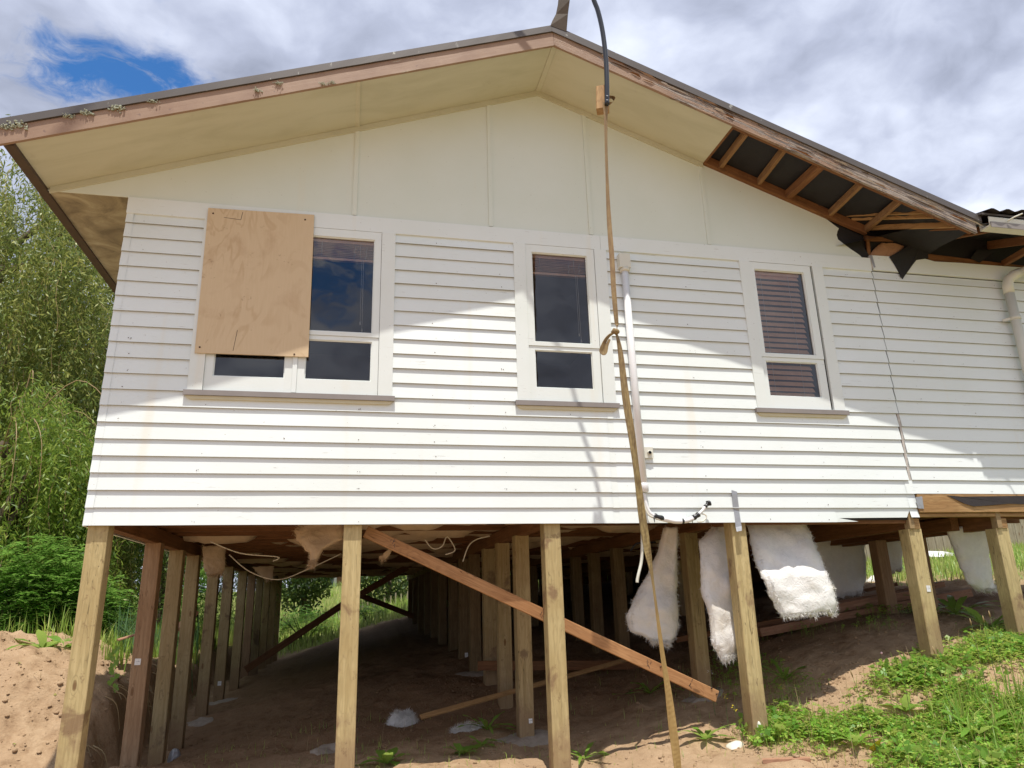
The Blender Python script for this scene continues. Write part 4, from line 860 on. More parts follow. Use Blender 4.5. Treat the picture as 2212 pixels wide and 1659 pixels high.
batt('beige scrap hanging further back over the left bearer', [((545, 1225), (592, 1222)), ((556, 1240), (590, 1240)), ((575, 1254), (588, 1252))], 5.5, M_woolbeige, thick=.05, fib=800)
batt('torn beige batt tip dangling left of the long brace', [((828, 1195), (850, 1180)), ((826, 1200), (842, 1200)), ((818, 1202), (836, 1206)), ((822, 1210), (832, 1210))], 1.6, M_woolbeige, thick=.03, fib=400)
batt('pinkish batt spilling from the open wall top at the right', [(r1(640, 628), r1(800, 628)), (r1(590, 660), r1(900, 655)), (r1(545, 710), r1(880, 690)), (r1(520, 760), r1(800, 750)), (r1(520, 790), r1(740, 790))], .02, M_woolpink, thick=.03, fib=100, fz=.02)
def lump(label, x, y, sx_, sy_, h, m=M_wool, name='insulation_scrap', fib=2500, cat='insulation', rot=0.0, fl=.05):
    N_ = 22; t = np.linspace(0, 2*np.pi, N_, endpoint=False); V = []; Rn = 9
    for i in range(Rn):
        ph = i/(Rn-1)*math.pi/2; rr = math.cos(ph)
        for k, th in enumerate(t):
            q_ = rr*(1+.5*float(vn(np.array(math.cos(th)*1.9+x*7), np.array(math.sin(th)*1.9+y*5)))); dx, dy_ = math.cos(th)*sx_*q_, math.sin(th)*sy_*q_
            px, py = x+dx*math.cos(rot)-dy_*math.sin(rot), y+dx*math.sin(rot)+dy_*math.cos(rot)
            V.append([px, py, 0, math.sin(ph)*h*(1+.6*float(vn(np.array(px*14), np.array(py*14))))])
    V = np.array(V); V[:, 2] = gz(V[:, 0], V[:, 1])-.015+V[:, 3]; V = V[:, :3]
    Fc = [(i*N_+k, i*N_+(k+1) % N_, (i+1)*N_+(k+1) % N_, (i+1)*N_+k) for i in range(Rn-1) for k in range(N_)]
    root = empty(name, (x, y, gzs(x, y)), label, cat); mk('wool_lump' if cat == 'insulation' else 'mass', V, Fc, m, root, smooth=True)
    if fib: fluff(V, np.array([[0, -.4, 1.], [-.6, -.6, .3], [.6, -.6, .3]]), fib, fl, m, root, .5)
    return root
def ongr(px, guess=-1.7):
    z = guess
    for _ in range(25): p = W(px, z=z); z = .5*z+.5*gzs(p[0], p[1])
    return p
for px, lb, a in (((872, 1568), 'white fluff heap at the end of the thin plank, left of the fourth post', (.15, .10, .12)), ((1012, 1580), 'flattened white fluff right of the heap by the plank', (.17, .06, .04))):
    p = ongr(px); lump(lb, p[0], p[1]+.05, *a, fib=5000)
p = ongr((1935, 1388)); lump('crumpled white batt in weeds left of the fifth front post foot', p[0]-.03, p[1]+.12, .22, .10, .10, fib=800, fl=.02)
p = ongr((1592, 1612)); lump('crumpled white plaster lump at the left foot of the fourth front post', p[0], p[1]+.02, .085, .06, .06, M_conc if False else M_pvccream, 'plaster_lump', 0, 'plaster')
p = ongr((1658, 1604)); lump('thin white plaster splash at the right foot of the fourth front post', p[0]+.0, p[1]+.10, .03, .03, .16, M_pvccream, 'plaster_lump', 0, 'plaster')
p = ongr((2195, 1372)); lump('dark plastic bag lump left of the rightmost front post foot', p[0]-.05, p[1]+.1, .10, .08, .12, M_under, 'plastic_bag', 0, 'bag')
p = ongr((372, 1640)); lump('grey crumpled sack at the foot of the third post of the left row', p[0]+.02, p[1], .07, .10, .12, M_duct, 'crumpled_sack', 0, 'sack')
ra, rb = ongr((1712, 1352)), ongr((1828, 1364))
rl = empty('insulation_roll', ra, 'rolled white batt lying on the soil below the big bright batt', 'insulation')
cl = spline([np.array(ra)+[0, .2, .05], (np.array(ra)+rb)/2+[0, .15, .05], np.array(rb)+[0, .1, .05]], 8)
tube('wool_roll', cl, [.055+.006*math.sin(i*1.3) for i in range(len(cl))], M_wool, rl, 14); fluff(np.array(cl), np.array([[0, -.5, 1.], [0, -1, 0], [1, 0, 0]]), 900, .075, M_wool, rl, .5)
# footings: splashed concrete collars
def pad(x, y, r, lb, sx_=1.25): lump(lb, x, y, r*sx_, r, .045, M_conc, 'concrete_footing', 0, 'footing')
p = W((1128, 1610), y=1.05)
pad(3.55, 1.16, .22, 'pale concrete collar round the post behind the third front post'); pad(.12, 6.25, .20, 'pale concrete collar round the fifth post of the left row'); pad(.16, 4.6, .16, 'concrete spill between the third and fourth posts of the left row')
p = ongr((715, 1620)); pad(p[0], p[1], .15, 'concrete spill on the soil just left of the second front post')
pad(3.5, 3.95, .2, 'shaded concrete collar deep in the middle row of posts'); pad(5.25, 1.05, .18, 'pale concrete collar in weeds behind the fourth front post')

# ------------------------------------------------------------------ loose timber
def plank(label, a, b, w_, h_, m, lift=0.0, name='timber_plank', up=(0, 0, 1)):
    o = beam(name, a, b, w_, h_, m, None, up=up, ch=.003); return tag(o, label, 'timber')
a = W((909, 1549), z=-1.62); b = W((1372, 1420), y=2.35); plank('thin pale plank lying on the slope from the white fluff heap towards the right', a, b, .05, .022, M_pine, up=(0, -.75, 1))
p1, p2 = W((1032, 1438), y=2.75), W((1410, 1436), y=2.45); plank('horizontal brown plank lying across the soil behind the middle posts', p1, p2, .05, .10, M_bearer)
for k, (q1, q2, yy1, yy2, w_, h_, lb) in enumerate((((1640, 1366), (2094, 1280), 2.3, 1.9, .10, .09, 'lowest pink beam of the timber stack behind the fifth front post'),
        ((1690, 1334), (2010, 1277), 2.5, 2.1, .12, .10, 'thick pink beam on top of the timber stack'), ((1700, 1325), (2034, 1262), 2.75, 2.3, .14, .06, 'wide plank at the back of the timber stack'),
        ((1700, 1308), (1935, 1262), 3.1, 2.7, .10, .04, 'dark thin plank topmost at the back of the timber stack'), ((1460, 1382), (1700, 1338), 2.7, 2.4, .08, .06, 'short brown plank poking out left of the timber stack'))):
    plank(lb, W(q1, y=yy1-.35), W(q2, y=yy2-.3), w_, h_, M_pinkplank if k < 3 else M_bearer)
p = ongr((1648, 1647)); q_ = ongr((1755, 1648)); plank('short reddish board half buried in grass at the bottom edge', np.array(p)+[0, 0, .01], np.array(q_)+[0, .02, .02], .05, .03, M_pinkplank)
p = W((408, 1340), y=4.4); tag(beam('timber_offcut', p+[-.1, 0, -.12], p+[.04, .1, .12], .10, .10, M_pinkplank, None), 'pointed pink timber offcut standing behind the second post of the left row', 'timber')
p = W((285, 1372), y=4.0); tag(beam('timber_offcut', p+[-.15, 0, -.05], p+[.08, .1, .02], .14, .02, M_pinkplank, None), 'flat pale timber offcut on the soil bank', 'timber')
# underfloor wires
for k, (pts, yy, lb) in enumerate(((((455, 1170), (520, 1195), (600, 1203), (590, 1212)), 1.2, 'cream cable slung under the floor at the left'), (((495, 1198), (540, 1235), (600, 1252), (660, 1232), (737, 1196)), 2.0, 'cream cable looping low under the floor left of the second post'),
        (((918, 1166), (935, 1185), (955, 1180), (965, 1160), (978, 1175), (982, 1190), (962, 1198)), .9, 'tangle of cream wire above the long brace'), (((1000, 1213), (1012, 1180), (1030, 1165), (1058, 1158)), .8, 'cream cable arching above the long brace towards the middle bearer'))):
    q_ = spline([W(p, y=yy) for p in pts], 6); tag(tube('hanging_wire', q_, .0055, M_white_wire, None, 5, origin=q_[0]), lb, 'wire')
q_ = spline([W(p, y=-.005) for p in (r2(660, 750), r2(700, 690), r2(760, 650), r2(990, 638))], 5)
tag(tube('black_strip', [p+np.array([0, .9, 0]) for p in q_], .009, M_black, None, 5), 'curled black plastic strip on top of the inner post near the fourth', 'strip')
# lichen on the left barge
for k, (x, z_, s) in enumerate(((-.68, .118, .035), (-.60, .115, .045), (-.28, .12, .03), (-.17, .122, .034), (.03, .122, .042), (.28, .12, .025), (1.20, .085, .022), (1.55, .0, .02), (1.62, .0, .018), (1.05, .05, .024))):
    n_ = 60; c = np.array([x, -.690, soff(x)+z_]); P = c+nr.normal(0, 1, (n_, 3))*np.array([s*.75, .006, s*.3]); R_ = s*(.09+.15*nr.rand(n_))
    V = (IV[None]*R_[:, None, None]*(.6+.8*nr.rand(n_, 1, 3))+P[:, None]).reshape(-1, 3)
    tag(mkbig('lichen_clump', V, (IF[None]+(np.arange(n_)*len(IV))[:, None, None]).reshape(-1, 3), M_lichen, None, origin=tuple(c)),
        ['frilly grey lichen clump at the far left end of the barge board', 'widest lichen clump near the left end of the barge board', 'small lichen tuft third from the left on the flashing', 'lichen tuft just left of the largest middle clump', 'round pale lichen clump under the left flashing', 'smallest dark lichen tuft right of the pale clump',
         'pale lichen spot in the middle of the left barge board', 'left of two tiny lichen dots on the barge bottom edge', 'right of two tiny lichen dots on the barge bottom edge', 'faint lichen spot below the left flashing'][k], 'lichen')

# ------------------------------------------------------------------ vegetation
def leaves(P, Dn, L_, Wd, droop=.0, fold=0.0):
    """rhombic leaves as 2 tris each folded along the midrib: P base, Dn direction, L length, Wd width"""
    n_ = len(P); U = np.cross(Dn, nr.normal(0, 1, (n_, 3))); U /= np.linalg.norm(U, axis=1)[:, None]+1e-9
    L_ = np.broadcast_to(L_, (n_,))[:, None]; Wd = np.broadcast_to(Wd, (n_,))[:, None]
    mid = P+Dn*L_*.45; tip = P+Dn*L_+np.array([0, 0, -1])*L_*droop
    V = np.stack([P, mid+U*Wd/2, tip, mid-U*Wd/2], 1); return V.reshape(-1, 3), np.arange(n_*4).reshape(-1, 4)
def rdir(n_, up=0.0):
    d = nr.normal(0, 1, (n_, 3)); d[:, 2] += up; return d/np.linalg.norm(d, axis=1)[:, None]
def willow(name, base, H, R_, nstr, m, label, nl=34, low=.35, leaf=.105, ctr=(0, 0), inner=.25):
    root = empty(name, (base[0], base[1], gzs(base[0], base[1])-.1), label, 'tree'); bz = gzs(base[0], base[1])-.1
    b = np.array([base[0], base[1], bz]); c = np.array([base[0]+ctr[0], base[1]+ctr[1], bz+H*.55])
    tr = spline([b, b+[.15, .1, H*.2], b+[-.1, .2, H*.45], b+[.1, 0, H*.75]], 5); tube('trunk', tr, np.linspace(.32, .08, len(tr)), M_bark, root, 10)
    LV, LF, oV = [], [], 0
    SV, SF = [], []
    # hanging strands
    th = nr.uniform(0, 2*np.pi, nstr); rr = R_*np.sqrt(nr.uniform(inner**2, 1, nstr)); zt_ = c[2]+H*.45*np.sqrt(np.maximum(0, 1-(rr/R_)**2))*(1+.25*vn(th*2, rr*1.5)); zl_ = bz+min(1.4, H*.3); top = zl_+(zt_-zl_)*nr.uniform(0, 1, nstr)**.75
    sx0, sy0 = c[0]+rr*np.cos(th), c[1]+rr*np.sin(th); ln = nr.uniform(.7, 2.3, nstr)
    clump = 1+0.0*rr
    mask = vn(sx0*1.1+30, sy0*1.1+top*.8)+.5*vn(sx0*3.3+5, top*2.2+sy0) > -.12; sx0, sy0, top, ln, th = sx0[mask], sy0[mask], top[mask], ln[mask], th[mask]; ns = len(sx0)
    t = np.linspace(0, 1, nl)[None]; out = .45*nr.rand(ns, 1)
    X_ = sx0[:, None]+np.cos(th)[:, None]*out*np.sin(t*2)+.06*np.sin(t*9+sx0[:, None]*5); Y_ = sy0[:, None]+np.sin(th)[:, None]*out*np.sin(t*2); Z_ = top[:, None]-ln[:, None]*(t**1.35)
    ok = Z_ > gz(X_, Y_, False)+low
    P = np.stack([X_, Y_, Z_], -1)[ok]; n_ = len(P); d = rdir(n_)*.75+np.array([0, 0, -.75]); d /= np.linalg.norm(d, axis=1)[:, None]
    V, Q_ = leaves(P+nr.normal(0, .03, (n_, 3)), d, leaf*(.6+.8*nr.rand(n_)), leaf*.24)
    cr = mkbig('crown', V, Q_, m, root, origin=tuple(c)); cr['kind'] = 'stuff'
    # strands as thin stems, joined
    SVv, SFf = [], []; k = 0; pick = nr.permutation(ns)[:ns//8]
    A = np.stack([X_, Y_, Z_], -1)[pick][:, ::6]; m_ = A.shape[1]; o1 = A+[.003, 0, 0]; o2_ = A-[.003, 0, 0]
    VV = np.stack([o1, o2_], 2).reshape(-1, 3); base_i = (np.arange(len(A))*m_*2)[:, None]+(np.arange(m_-1)*2)[None]
    Qs = np.stack([base_i, base_i+1, base_i+3, base_i+2], -1).reshape(-1, 4); st = mkbig('twigs', VV, Qs, M_dry, root, origin=tuple(c)); st['kind'] = 'stuff'
    for i in range(9):
        a_ = i*2.4; r_ = R_*rnd.uniform(.4, .85); e = np.array([c[0]+r_*math.cos(a_), c[1]+r_*math.sin(a_), c[2]+H*.3*rnd.uniform(-.1, 1)]); s0 = tr[rnd.randrange(6, len(tr))]
        q_ = spline([s0, (s0+e)/2+[0, 0, .5], e], 5); tube('limb', q_, np.linspace(.09, .02, len(q_)), M_bark, root, 6)
    return root
willow('willow_tree', (-5.9, 10.6), 11.2, 3.3, 8200, M_willow3, 'tall light green weeping willow left of the house', nl=40, ctr=(.0, 0), leaf=.125)
willow('willow_tree', (-3.9, 7.4), 4.6, 1.75, 3600, M_willow, 'low arching willow in front of the tall one, reaching halfway up the wall', nl=34, low=.2)
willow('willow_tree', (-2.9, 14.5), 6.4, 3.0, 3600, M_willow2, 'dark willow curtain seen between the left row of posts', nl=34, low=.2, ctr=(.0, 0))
lw = [o for o in bpy.data.objects if o.name.startswith('willow_tree') and 'arching' in o.get('label', '')][0]
for i in range(46):
    a = rnd.uniform(0, 6.283); r_ = rnd.uniform(.6, 1.7); x0, y0 = -3.9+.5*math.cos(a), 7.4+.5*math.sin(a); zt = gzs(x0, y0)+rnd.uniform(2.6, 4.5); e = (-3.9+r_*math.cos(a), 7.4+r_*math.sin(a))
    q_ = spline([(x0, y0, zt-.7), ((x0+e[0])/2, (y0+e[1])/2, zt), (e[0], e[1], zt-.5), (e[0]*1.0+.15*math.cos(a), e[1]+.15*math.sin(a), zt-1.6)], 4); tube('branch', q_, np.linspace(.014, .003, len(q_)), M_dry, lw, 4)
    P = np.array(q_)[nr.randint(4, len(q_), 60)]; d = rdir(60)+[0, 0, -.9]; d /= np.linalg.norm(d, axis=1)[:, None]; V, Q_ = leaves(P+nr.normal(0, .03, (60, 3)), d, .14, .02); cr = mkbig('leaf_spray', V, Q_, M_willow, lw, origin=tuple(q_[5])); cr['kind'] = 'stuff'
# feathery shrub: pinnate leaves
def pinnate(name, cx, cy, rx, ry, h, nfr, label, z0=None):
    zb = gzs(cx, cy) if z0 is None else z0; root = empty(name, (cx, cy, zb), label, 'shrub'); VV, QQ, k = [], [], 0
    for i in range(int(nfr*2.1)):
        th, ph = rnd.uniform(0, 6.283), rnd.random()**.5; r_ = rnd.uniform(.55, 1)
        c = np.array([cx+rx*r_*math.cos(th)*math.sin(ph*1.57), cy+ry*r_*math.sin(th)*math.sin(ph*1.57), zb+.12+h*r_*math.cos(ph*1.35)])
        a = rnd.uniform(0, 6.283); d = np.array([math.cos(a), math.sin(a)-.3, rnd.uniform(-.3, .45)]); d /= np.linalg.norm(d); s = np.cross(d, [0, 0, 1]); s /= np.linalg.norm(s); L_ = rnd.uniform(.20, .36); n_ = 9
        tt = np.repeat(np.linspace(.12, 1, n_), 2); sg = np.tile([1, -1], n_); P = c+d*tt[:, None]*L_+np.array([0, 0, -1])*(tt**2)[:, None]*L_*.35
        dn = s[None]*sg[:, None]+d[None]*.35+nr.normal(0, .12, (2*n_, 3)); dn /= np.linalg.norm(dn, axis=1)[:, None]; ll = .058*np.sin(np.pi*(tt*.8+.15))+.012; up = np.array([0, 0, 1.])+nr.normal(0, .15, 3)
        U = np.cross(dn, up); U /= np.linalg.norm(U, axis=1)[:, None]; m_ = P+dn*ll[:, None]*.5
        V = np.stack([P, m_+U*.014, P+dn*ll[:, None], m_-U*.014], 1).reshape(-1, 3); VV.append(V); QQ.append(np.arange(len(V)).reshape(-1, 4)+k); k += len(V)
    o = mkbig('crown', np.concatenate(VV), np.concatenate(QQ), M_robinia, root, origin=(cx, cy, zb)); o['kind'] = 'stuff'
    for i in range(7):
        a = rnd.uniform(0, 6.28); e = np.array([cx+rx*.7*math.cos(a), cy+ry*.7*math.sin(a), zb+h*rnd.uniform(.5, .95)]); tube('trunk' if i == 0 else 'limb', spline([np.array([cx, cy, zb-.1]), np.array([(cx+e[0])/2, (cy+e[1])/2, zb+h*.35]), e], 4), np.linspace(.022, .006, 9), M_bark, root, 5)
    return root
for k, (px, y, rx, ry, h, nf, lb) in enumerate((((60, 1395), 5.6, .95, .8, 1.55, 950, 'bushy feather-leaved shrub at the left edge of the picture'), ((165, 1345), 6.3, .55, .6, 1.25, 430, 'feather-leaved shrub just left of the first front post'),
        ((235, 1380), 6.9, .35, .5, 1.15, 200, 'slim feather-leaved shrub seen behind the first front post'), ((-60, 1330), 7.5, 1.2, .8, 2.0, 600, 'tall feather-leaved shrub running out of the picture at the left'), ((440, 1300), 9.5, .6, .6, 1.6, 300, 'feather-leaved shrub behind the fourth and fifth left posts'))):
    p = W(px, y=y); pinnate('leafy_shrub', p[0], y, rx, ry, h, nf, lb)
for px, y, rx, ry, h, nf, lb in (((660, 1330), 17.5, .9, .7, .9, 260, 'bright low shrub in sun beyond the far end of the house'), ((800, 1325), 17, .5, .5, .55, 120, 'small sunlit bush framed by the second front post and the dark brace')):
    p = W(px, y=y); pinnate('leafy_shrub', p[0], y, rx, ry, h, nf, lb)
# blade grass
def blades(X_, Y_, L_, wd, m, name, label, tilt=.45, cat='grass', zz=None, parent=None, stuff=True, seg=2):
    n_ = len(X_); Z_ = gz(X_, Y_)-.01 if zz is None else zz; a = nr.uniform(0, 6.283, n_); b = tilt*np.abs(nr.normal(0, 1, n_)); L_ = np.broadcast_to(L_, (n_,)); wd = np.broadcast_to(wd, (n_,))
    dx, dy_ = np.cos(a), np.sin(a); P0 = np.stack([X_, Y_, Z_], 1); s = np.stack([-dy_, dx, 0*dx], 1)*wd[:, None]/2; hd = np.stack([dx, dy_, 0*dx], 1)
    P1_ = P0+hd*(L_*np.sin(b*.45)*.5)[:, None]+np.array([0, 0, 1])*(L_*np.cos(b*.45)*.5)[:, None]; P2_ = P1_+hd*(L_*.5*np.sin(np.minimum(b*1.6, 2.2)))[:, None]+np.array([0, 0, 1])*(L_*.5*np.cos(np.minimum(b*1.6, 2.2)))[:, None]
    V = np.stack([P0-s, P0+s, P1_+s*.9, P1_-s*.9, P2_+s*.08, P2_-s*.08], 1).reshape(-1, 3); i0 = (np.arange(n_)*6)[:, None]; Q_ = np.concatenate([i0+np.array([0, 1, 2, 3]), i0+np.array([3, 2, 4, 5])])
    o = mkbig(name, V, Q_, m, parent, origin=(float(X_.mean()), float(Y_.mean()), float(Z_.mean())) )
    if stuff: o['kind'] = 'stuff'
    if label: tag(o, label, cat)
    return o
def scatter(n_, x0, x1, y0, y1, dens):
    X_ = nr.uniform(x0, x1, n_); Y_ = nr.uniform(y0, y1, n_); k = nr.rand(n_) < dens(X_, Y_); return X_[k], Y_[k]
# density of green at the right front
BARE = [(ongr(p), a, b) for p, a, b in (((1800, 1440), .42, .20), ((1850, 1535), .26, .22), ((1930, 1500), .22, .10), ((2060, 1440), .35, .12), ((1760, 1500), .30, .20), ((2180, 1400), .3, .08), ((1990, 1560), .10, .10))]
_BL = []
def dR(x, y):
    edge = 5.25+.35*vn(y*2.1, y*0)-.3*y                                # green grows to the right of this line
    g1 = sst(x, edge-.25, edge+.3)*sst(-y, .02, .35)
    bare = sst(vn(x*1.25+4, y*1.6+9)+.35*vn(x*5, y*5), .02, .16)*sst(y, -1.05, -.75)
    g2 = g1*(1-.93*bare)
    foot = np.exp(-((x-6.85)/.42)**2-((y+.10)/.20)**2)+np.exp(-((x-7.75)/.6)**2-((y+.02)/.22)**2)+np.exp(-((x-5.42)/.2)**2-((y-.0)/.25)**2)
    BL = [ongr(p_) for p_ in ((1730, 1440), (1775, 1500), (1850, 1550), (1950, 1560), (2060, 1500), (2150, 1440))] if not _BL else _BL; _BL[:] = BL
    dmin = np.full(np.shape(x), 9.)
    for (a_, b_) in zip(BL[:-1], BL[1:]):
        ax, ay, bx, by = a_[0], a_[1], b_[0], b_[1]; t_ = np.clip(((x-ax)*(bx-ax)+(y-ay)*(by-ay))/((bx-ax)**2+(by-ay)**2), 0, 1); dmin = np.minimum(dmin, np.hypot(x-ax-t_*(bx-ax), y-ay-t_*(by-ay)))
    g2 = g2*sst(dmin+.16*vn(x*4, y*4)+.07*vn(x*11, y*11), .12, .24)
    hole_ = sum(np.exp(-(((x-c[0])/a)**2+((y-c[1])/b)**2+.6*vn(x*7, y*7))**2*1.2) for c, a, b in BARE); g2 = g2*(1-np.clip(hole_*1.15, 0, .97)); return np.clip(g2+foot*1.1, 0, 1)*(.35+.65*sst(vn(x*6, y*6, 3), -.3, .1))
def trefoil(X_, Y_, hgt, sz, m, name, label):
    n_ = len(X_); Z_ = gz(X_, Y_); H_ = hgt*(.4+.8*nr.rand(n_)); C = np.stack([X_+nr.normal(0, .012, n_), Y_+nr.normal(0, .012, n_), Z_+H_], 1); a0 = nr.uniform(0, 6.283, n_); S_ = sz*(.6+.7*nr.rand(n_)); VV = []
    tl = nr.normal(0, .35, (n_, 2))
    for k in range(3):
        a = a0+k*2.094; d = np.stack([np.cos(a), np.sin(a), np.cos(a)*tl[:, 0]+np.sin(a)*tl[:, 1]], 1); s = np.stack([-np.sin(a), np.cos(a), -np.sin(a)*tl[:, 0]+np.cos(a)*tl[:, 1]], 1); S1 = S_[:, None]
        VV.append(np.stack([C, C+d*S1*.55+s*S1*.46, C+d*S1*1.05+[0, 0, -.002], C+d*S1*.55-s*S1*.46], 1))
    V = np.stack(VV, 1).reshape(-1, 3); Q_ = np.arange(len(V)).reshape(-1, 4)
    st = np.stack([np.stack([X_-.001, Y_, Z_], 1), np.stack([X_+.001, Y_, Z_], 1), C+[.001, 0, -.002], C-[.001, 0, .002]], 1).reshape(-1, 3); Q2 = np.arange(len(st)).reshape(-1, 4)+len(V)
    return tag(mkbig(name, np.concatenate([V, st]), np.concatenate([Q_, Q2]), m, None, origin=(float(X_.mean()), float(Y_.mean()), float(Z_.mean()))), label, 'clover', kind='stuff')
X_, Y_ = scatter(52000, 4.6, 9.8, -1.9, .30, dR); trefoil(X_, Y_, .075, .027, M_clover, 'clover_patch', 'clover carpet over the sunlit ground at the lower right')
X_, Y_ = scatter(52000, 4.6, 9.8, -1.9, .28, dR); blades(X_, Y_, .06+.13*nr.rand(len(X_))**2, .0045, M_grass, 'short_grass', 'short grass mixed with clover at the lower right', .7)
X_, Y_ = scatter(5500, 5.8, 9.5, -1.9, -.6, lambda x, y: dR(x, y)*sst(x, 5.9, 7.0)); blades(X_, Y_, .12+.24*nr.rand(len(X_)), .006+.010*nr.rand(len(X_)), M_grass, 'long_grass', 'longer bright grass in the lower right corner', .55)
X_, Y_ = scatter(15000, 4.8, 9.6, -1.9, .30, lambda x, y: dR(x, y)*sst(vn(x*2.3+3, y*2.3), -.1, .2)); n_ = len(X_); d_ = rdir(n_, 1.1); d_[:, 2] = np.abs(d_[:, 2])*.6+.1; d_ /= np.linalg.norm(d_, axis=1)[:, None]
V, Q_ = leaves(np.stack([X_, Y_, gz(X_, Y_)+.01+.07*nr.rand(n_)], 1), d_, .05+.07*nr.rand(n_), .026+.03*nr.rand(n_), .25); tag(mkbig('leafy_weed_cover', V, Q_, M_dock, None, origin=(7, -.8, -1.5)), 'larger ovate weed leaves mixed through the clover at the lower right', 'weeds', kind='stuff')
n_ = 1500; X_, Y_ = scatter(n_, 5.2, 9.4, -1.8, .1, lambda x, y: .5+.5*dR(x, y)); blades(X_, Y_, .10+.25*nr.rand(len(X_)), .003, M_dry, 'dry_stalks', 'dead straw stalks scattered through the weeds', .9)
n_ = 700; X_, Y_ = scatter(n_, -2.5, 5.5, -.8, 3.2, lambda x, y: .7+0*x); blades(X_, Y_, .05+.12*nr.rand(len(X_)), .003, M_dry, 'dry_litter', 'dry roots and straw litter on the bare soil', 1.6)
X_, Y_ = scatter(2600, .5, 5.6, -.7, 2.6, lambda x, y: .15+.6*sst(vn(x*1.7, y*1.7, 5), .12, .3)); blades(X_, Y_, .04+.08*nr.rand(len(X_)), .004, M_grass, 'sparse_grass', 'sparse grass sprouting from the shaded soil', .8)
X_, Y_ = scatter(2200, 5.4, 8.4, .3, 2.0, lambda x, y: sst(vn(x*1.9, y*1.9, 8), .0, .2)); trefoil(X_, Y_, .09, .022, M_clover, 'weedy_ground_cover', 'weedy cover in the shade under the right posts')
X_, Y_ = scatter(60000, -8, 24, 15.2, 34, lambda x, y: .5*(1-sst(y, 22, 34))+.25); blades(X_, Y_, .18+.3*nr.rand(len(X_)), .022, M_grass, 'meadow_grass', 'sunny rough meadow seen beyond the far end of the house', .5)
X_, Y_ = scatter(26000, 9.9, 22, .8, 12, lambda x, y: .75); blades(X_, Y_, .10+.16*nr.rand(len(X_)), .014, M_grass, 'lawn_grass', 'sunlit rough grass rising to the fence at the right', .7)
X_, Y_ = scatter(26000, -5.5, -.35, 3.9, 15, lambda x, y: sst(-x, .35, .9)*(.25+.75*sst(y, 4.2, 6))); blades(X_, Y_, .14+.26*nr.rand(len(X_)), .011, M_grass, 'bank_grass', 'green grass on the bank left of the posts', .5)
X_, Y_ = scatter(700, -3, 0, 1.4, 3.6, lambda x, y: .25*sst(vn(x*2.2, y*2.2, 6), .12, .3)+.02); trefoil(X_, Y_, .03, .02, M_clover, 'creeping_weeds', 'creeping weeds on the sunlit soil heap')
RV, RF = [], []
for k in range(30):
    x = rnd.uniform(-.42, -.24); y = rnd.uniform(1.6, 4.6); z = gzs(x-.15, y); q_ = spline([(x-.1, y, z), (x+.02, y-.03, z-.08), (x+.06+rnd.uniform(-.03, .03), y+rnd.uniform(-.1, .1), z-rnd.uniform(.15, .5))], 4)
    v_, f_ = tubeg(q_, np.linspace(.006, .0015, len(q_)), 5); n0 = len(RV); RV += v_; RF += [tuple(n0+i_ for i_ in f) for f in f_]
tag(mk('exposed_roots', RV, RF, M_dry, None), 'thin pale roots straggling out of the cut soil bank behind the left posts', 'roots', kind='stuff')
NV, NF = [], []
for k in range(230):
    r = rnd.randrange(0, 20); x = .15+.6*rnd.randrange(0, 16)+rnd.uniform(-.02, .02); z = r*.13+rnd.uniform(.018, .03)
    if r >= 8 and any(a-.03 < x < b+.03 for a, b in WIN) or x > 9.8 or (x > 7.05 and r < 2): continue
    rr = rnd.choice([.0025, .003, .0045]); n0 = len(NV); NV += [(x+rr*math.cos(i_*1.047), -.0265, z+rr*math.sin(i_*1.047)) for i_ in range(6)]; NF.append(tuple(range(n0, n0+6)))
nh = mk('nail_heads', NV, NF, M_steel, house); nh['kind'] = 'stuff'
# blue-green iris-like clump
for px, y, n_, lb, h in (((282, 1345), 4.9, 70, 'spiky blue green blade clump between the first two left posts', .62), ((262, 1375), 4.2, 50, 'yellowing grass tuft right beside the first front post', .3), ((500, 1330), 8.2, 130, 'tall grey green grass stand between the middle left posts', .75), ((425, 1330), 7.0, 90, 'tall grass stand behind the fourth left post', .6)):
    p = W(px, y=y); X_ = nr.normal(p[0] if y < 6 else min(p[0], -.9), .10 if y < 6 else .2, n_); Y_ = nr.normal(y, .12, n_); blades(X_, Y_, h*(.6+.5*nr.rand(n_)), .018, M_bluegrass if h > .4 else M_grass, 'grass_clump', lb, .28, 'grass clump', stuff=False)
# broad-leaf weeds (dock/plantain): each plant its own leaves
def broad(px, n_, L_, wd, lb, y=None, m=M_dock, up=.8, name='broad_leaf_weed'):
    p = ongr(px) if y is None else np.array([W(px, y=y)[0], y, 0]); x, y = p[0], p[1]; z = gzs(x, y); root = empty(name, (x, y, z), lb, 'weed')
    for i in range(n_):
        a = 6.283*i/n_+rnd.uniform(-.3, .3); el = rnd.uniform(.3, 1.15)*up; l = L_*1.3*rnd.uniform(.65, 1.1); V, Fc = [], []; S_ = 6
        for k in range(S_+1):
            t = k/S_; e = el-t*1.1; r_ = l*t*math.cos(el*.6); zz = l*(math.sin(el)*t-.5*t*t*math.cos(el)); w_ = wd*1.25*math.sin(math.pi*min(1, t*.93+.06))**.8*(.25 if t < .15 else 1)/2; wv = .006*math.sin(k*2.2+i)
            c = np.array([x+math.cos(a)*r_, y+math.sin(a)*r_, z+.01+max(zz, -.005-.1*0)]); s = np.array([-math.sin(a), math.cos(a), 0])
            V += [c+s*w_+[0, 0, .12*w_+wv], c, c-s*w_+[0, 0, .12*w_-wv]]
        for k in range(S_): b_ = k*3; Fc += [(b_, b_+1, b_+4, b_+3), (b_+1, b_+2, b_+5, b_+4)]
        mk('leaf', V, Fc, m, root, smooth=True)
    return root
